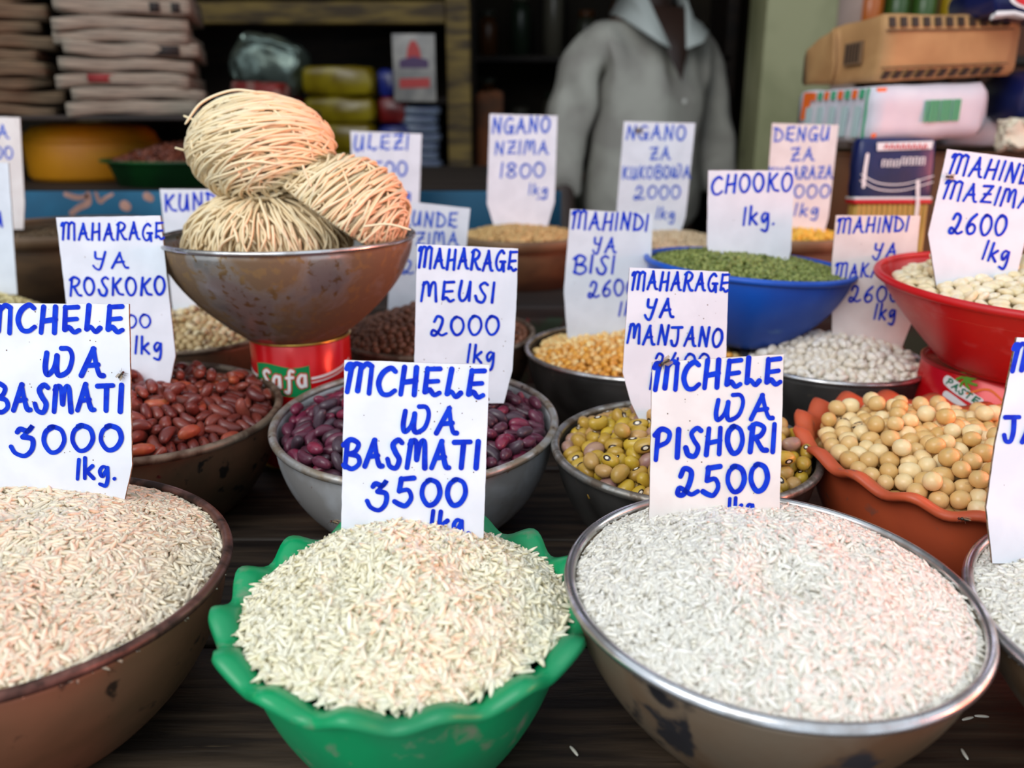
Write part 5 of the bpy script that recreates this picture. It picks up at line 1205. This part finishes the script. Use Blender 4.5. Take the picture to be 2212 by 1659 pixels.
# macaroni packet standing
pp = empty('pasta_packet', (.449, 1.005, .0015), (R(-3), 0, R(2))); tag(pp, 'navy pasta packet with a red banner and see-through lower end', 'pasta packet')
box_bm('packet_film', 0, 0, .2175, .092, .024, .075, navy, pp, .007, 3, cuts=4, wob=.0012, bulge=.03)
pasta_m = mat('straw_pasta', (206, 168, 84), .5, c2=(178, 138, 60), scale=60, stretch=(6, 6, .5))
box_bm('pasta_window', 0, 0, .090, .088, .022, .180, pasta_m, pp, .005, 2)
for k in range(14): box_bm('pasta_strand', -.040 + k * .0062, -.0115, .095, .0036, .003, .168, pasta_m, pp, .001)
box_bm('red_band', 0, -.0005, .1825, .0930, .0262, .004, red_pr, pp, .001); box_bm('white_band', 0, -.0005, .1865, .0930, .0262, .003, white_pr, pp, .001)
flatshape('white_banner', [(-.026, .2405), (.038, .2425), (.039, .2515), (-.027, .2495)], .0150, white_pr, pp)
V, Fc = ribbons([[(-.018 + .0065 * i, .2435), (-.016 + .0065 * i, .248), (-.014 + .0065 * i, .2435)] for i in range(8)], .0010, .0158, lambda a, b, o: (a, -o, b)); mesh_obj('lettering', V, Fc, red_pr, pp)
V, Fc = ribbons([[(-.018 + .0075 * i, .223 + (.002 if i > 2 else 0)), (-.018 + .0075 * i, .230 + (.003 if i > 2 else 0)), (-.014 + .0075 * i, .230 + (.003 if i > 2 else 0)), (-.014 + .0075 * i, .223 + (.002 if i > 2 else 0))] for i in range(7)], .0009, .0148, lambda a, b, o: (a, -o, b)); mesh_obj('lettering', V, Fc, white_pr, pp)
for zc in (.206, .199):
    V, Fc = ribbons([smooth_pts([(-.042, zc + .008), (-.02, zc - .002), (.01, zc - .003), (.044, zc + .006)])], .0006, .0148, lambda a, b, o: (a, -o, b)); mesh_obj('white_line', V, Fc, white_pr, pp)
V, Fc = ribbons([[(-.037, .236), (-.038, .22), (-.038, .20)], [(.026, .206), (.029, .18), (.029, .15)]], .0020, .0152, lambda a, b, o: (a, -o, b)); mesh_obj('light_streak_print', V, Fc, white_pr, pp)
# bottles standing on the partition's ledge, high at right
box_l = struct('trim_1', (1.0, 2.05, .405), (.46, .12, .018), dark_wood)
for (x, col, lab) in ((.805, (190, 96, 24), 'orange topped bottle'), (.865, (52, 84, 30), 'green bottle'), (.925, (60, 92, 34), 'second green bottle'), (.99, (176, 140, 26), 'yellow bottle'), (1.055, (186, 150, 30), 'second yellow bottle')):
    t = empty('bottle', (x, 2.04, .4145)); tag(t, 'blurred ' + lab + ' on the ledge above the flour bags', 'bottle')
    mm = mat(lab.replace(' ', '_'), col, .25)
    V, Q = lathe([(.0001, 0, 0), (.026, 0, 0), (.027, .12, 0), (.012, .16, 0), (.011, .185, 0), (.0001, .186, 0)], 24); mesh_obj('bottle_body', V, Q, mm, t)
    V, Q = lathe([(.0001, .183, 0), (.014, .183, 0), (.014, .2, 0), (.0001, .2, 0)], 20); mesh_obj('cap', V, Q, mat('bottle_cap', (120, 60, 20), .4), t)

# ---------------------------------------------------------------- the person in the white shirt
def skin_mesh(name, verts, edges, radii, m, parent, sub=2, root_i=0):
    me = bpy.data.meshes.new(name); me.from_pydata(verts, edges, []); me.update()
    o = bpy.data.objects.new(name + '_cage', me); COL.objects.link(o)
    md = o.modifiers.new('skin', 'SKIN'); md.use_smooth_shade = True
    for v, r in zip(me.skin_vertices[0].data, radii): v.radius = r if isinstance(r, tuple) else (r, r)
    me.skin_vertices[0].data[root_i].use_root = True
    ss = o.modifiers.new('sub', 'SUBSURF'); ss.levels = sub; ss.render_levels = sub
    dg = bpy.context.evaluated_depsgraph_get(); ev = o.evaluated_get(dg)
    nm = bpy.data.meshes.new_from_object(ev); bpy.data.objects.remove(o)
    nm.name = name; nm.shade_smooth(); nm.materials.clear(); nm.materials.append(m)
    r = bpy.data.objects.new(name, nm); COL.objects.link(r); r.parent = parent
    return r
pr = empty('person', (.345, 2.27, -.92), (0, 0, R(20))); tag(pr, 'person standing in the dim stall in a white open collared shirt', 'person')
dskin = mat('dark_skin', (52, 32, 24), .5, c2=(44, 26, 20), scale=8)
V = [(0, 0, .95), (0, 0, 1.12), (0, -.01, 1.30), (0, 0, 1.42), (0, -.01, 1.50), (0, -.02, 1.575), (0, -.025, 1.65), (0, -.01, 1.715)]
E = [(0, 1), (1, 2), (2, 3), (3, 4), (4, 5), (5, 6), (6, 7)]
rad = [(.13, .09), (.10, .08), (.09, .07), (.05, .05), .054, (.070, .085), (.074, .092), (.045, .055)]
def chain(start, pts, rr):
    p = start
    for q, r in zip(pts, rr):
        V.append(q); rad.append(r); E.append((p, len(V) - 1)); p = len(V) - 1
    return p
for s in (-1, 1):
    w = chain(2, [(s * .12, 0, 1.37), (s * .172, .01, 1.34), (s * .225, .02, 1.10), (s * .245, -.06, .87)], [.03, .030, .036, .026])
    pm = chain(w, [(s * .245, -.085, .81)], [(.036, .018)])
    for k, (dx, ln) in enumerate(((-.027, .065), (-.009, .078), (.009, .084), (.027, .076))):
        chain(pm, [(s * .245 + dx, -.095, .765), (s * .245 + dx, -.105, .765 - ln * .5), (s * .245 + dx, -.098, .765 - ln)], [.009, .0085, .0075])
    chain(w, [(s * .215, -.10, .825), (s * .203, -.115, .785)], [.011, .009])
    chain(0, [(s * .09, 0, .90), (s * .10, -.01, .50), (s * .10, .02, .09), (s * .11, -.10, .04)], [.09, .058, .040, (.04, .035)])
skin_mesh('body', V, E, rad, dskin, pr)
def blob(name, c, r, m, u=16, v=10):
    bm = bmesh.new(); bmesh.ops.create_uvsphere(bm, u_segments=u, v_segments=v, radius=1, matrix=Matrix.Translation(c) @ Matrix.Diagonal((*r, 1)))
    me = bpy.data.meshes.new(name); bm.to_mesh(me); bm.free(); me.shade_smooth(); me.materials.append(m)
    o = bpy.data.objects.new(name, me); COL.objects.link(o); o.parent = pr; return o
blob('hair', (0, .005, 1.705), (.085, .10, .075), mat('black_hair', (18, 15, 14), .8, bump=.8, c2=(10, 9, 9), scale=200))
eye = mat('eye_white', (220, 214, 206), .3)
for s in (-1, 1):
    blob('eye', (s * .031, -.105, 1.625), (.013, .010, .009), eye); blob('ear', (s * .078, -.01, 1.615), (.012, .022, .032), dskin)
blob('nose', (0, -.116, 1.592), (.018, .020, .024), dskin); blob('mouth', (0, -.108, 1.553), (.027, .012, .009), mat('lips', (84, 44, 40), .4))
shirt_m = mat('greyish_white_shirt', (176, 174, 164), .8, c2=(156, 152, 144), scale=10, bump=.2)
V = [(0, 0, .86), (0, 0, 1.05), (0, -.005, 1.24), (0, 0, 1.36), (0, .005, 1.43)]; E = [(0, 1), (1, 2), (2, 3), (3, 4)]; rad = [(.175, .14), (.165, .135), (.155, .125), (.105, .09), (.07, .07)]
for s in (-1, 1): chain(3, [(s * .13, .005, 1.375), (s * .18, .012, 1.33), (s * .215, .02, 1.16), (s * .228, .015, 1.0)], [.066, .058, .058, .064])
sh = skin_mesh('shirt', V, E, rad, shirt_m, pr, 3)
from mathutils import noise as nz
for v in sh.data.vertices:
    p = v.co; v.co = p + Vector((0, -1, 0)) * .030 * nz.noise(Vector((p.x * 16, p.y * 6, p.z * 5 + p.x * 12))) + nz.noise_vector(p * 16) * .009
for k in range(4):
    blob('button', (.012, -.172 - .006 * k, 1.24 - .085 * k), (.007, .003, .007), mat('shirt_button', (210, 208, 200), .4), 10, 6)
flatp = [(.0, 1.30 - .05 * k) for k in range(9)]
# open neck: dark skin V and two collar leaves
V = [(-.055, -.088, 1.455), (.055, -.088, 1.455), (.006, -.158, 1.30), (0, -.12, 1.42)]
mesh_obj('open_neck', [(-.06, -.085, 1.46), (.06, -.085, 1.46), (.03, -.142, 1.36), (.004, -.166, 1.285), (-.03, -.142, 1.36), (0, -.155, 1.37)], [(0, 5, 1), (1, 5, 2), (2, 5, 3), (3, 5, 4), (4, 5, 0)], dskin, pr)
for s in (-1, 1):
    P = [(s * .055, .05, 1.50), (s * .070, -.03, 1.50), (s * .052, -.085, 1.475), (s * .022, -.148, 1.36), (s * .062, -.158, 1.375), (s * .092, -.130, 1.40), (s * .105, -.04, 1.44), (s * .085, .05, 1.45)]
    c = (s * .07, -.09, 1.435); n = len(P)
    o = mesh_obj('collar', P + [c], [(i, (i + 1) % n, n) for i in range(n)], mat('collar_cloth', (188, 194, 190), .8), pr)
    md = o.modifiers.new('s', 'SOLIDIFY'); md.thickness = .005; md.offset = 0
V = [(0, 0, .90), (0, 0, .97)]; E = [(0, 1)]; rad = [(.17, .12), (.17, .13)]
for s in (-1, 1): chain(0, [(s * .095, 0, .84), (s * .10, -.01, .48), (s * .10, .02, .10)], [.10, .078, .07])
skin_mesh('trousers', V, E, rad, mat('dark_trousers', (34, 34, 42), .9), pr)
for s in (-1, 1): box_bm('shoe', s * .105, -.05, .035, .10, .28, .07, mat('black_shoe', (16, 14, 13), .4), pr, .025, 3)
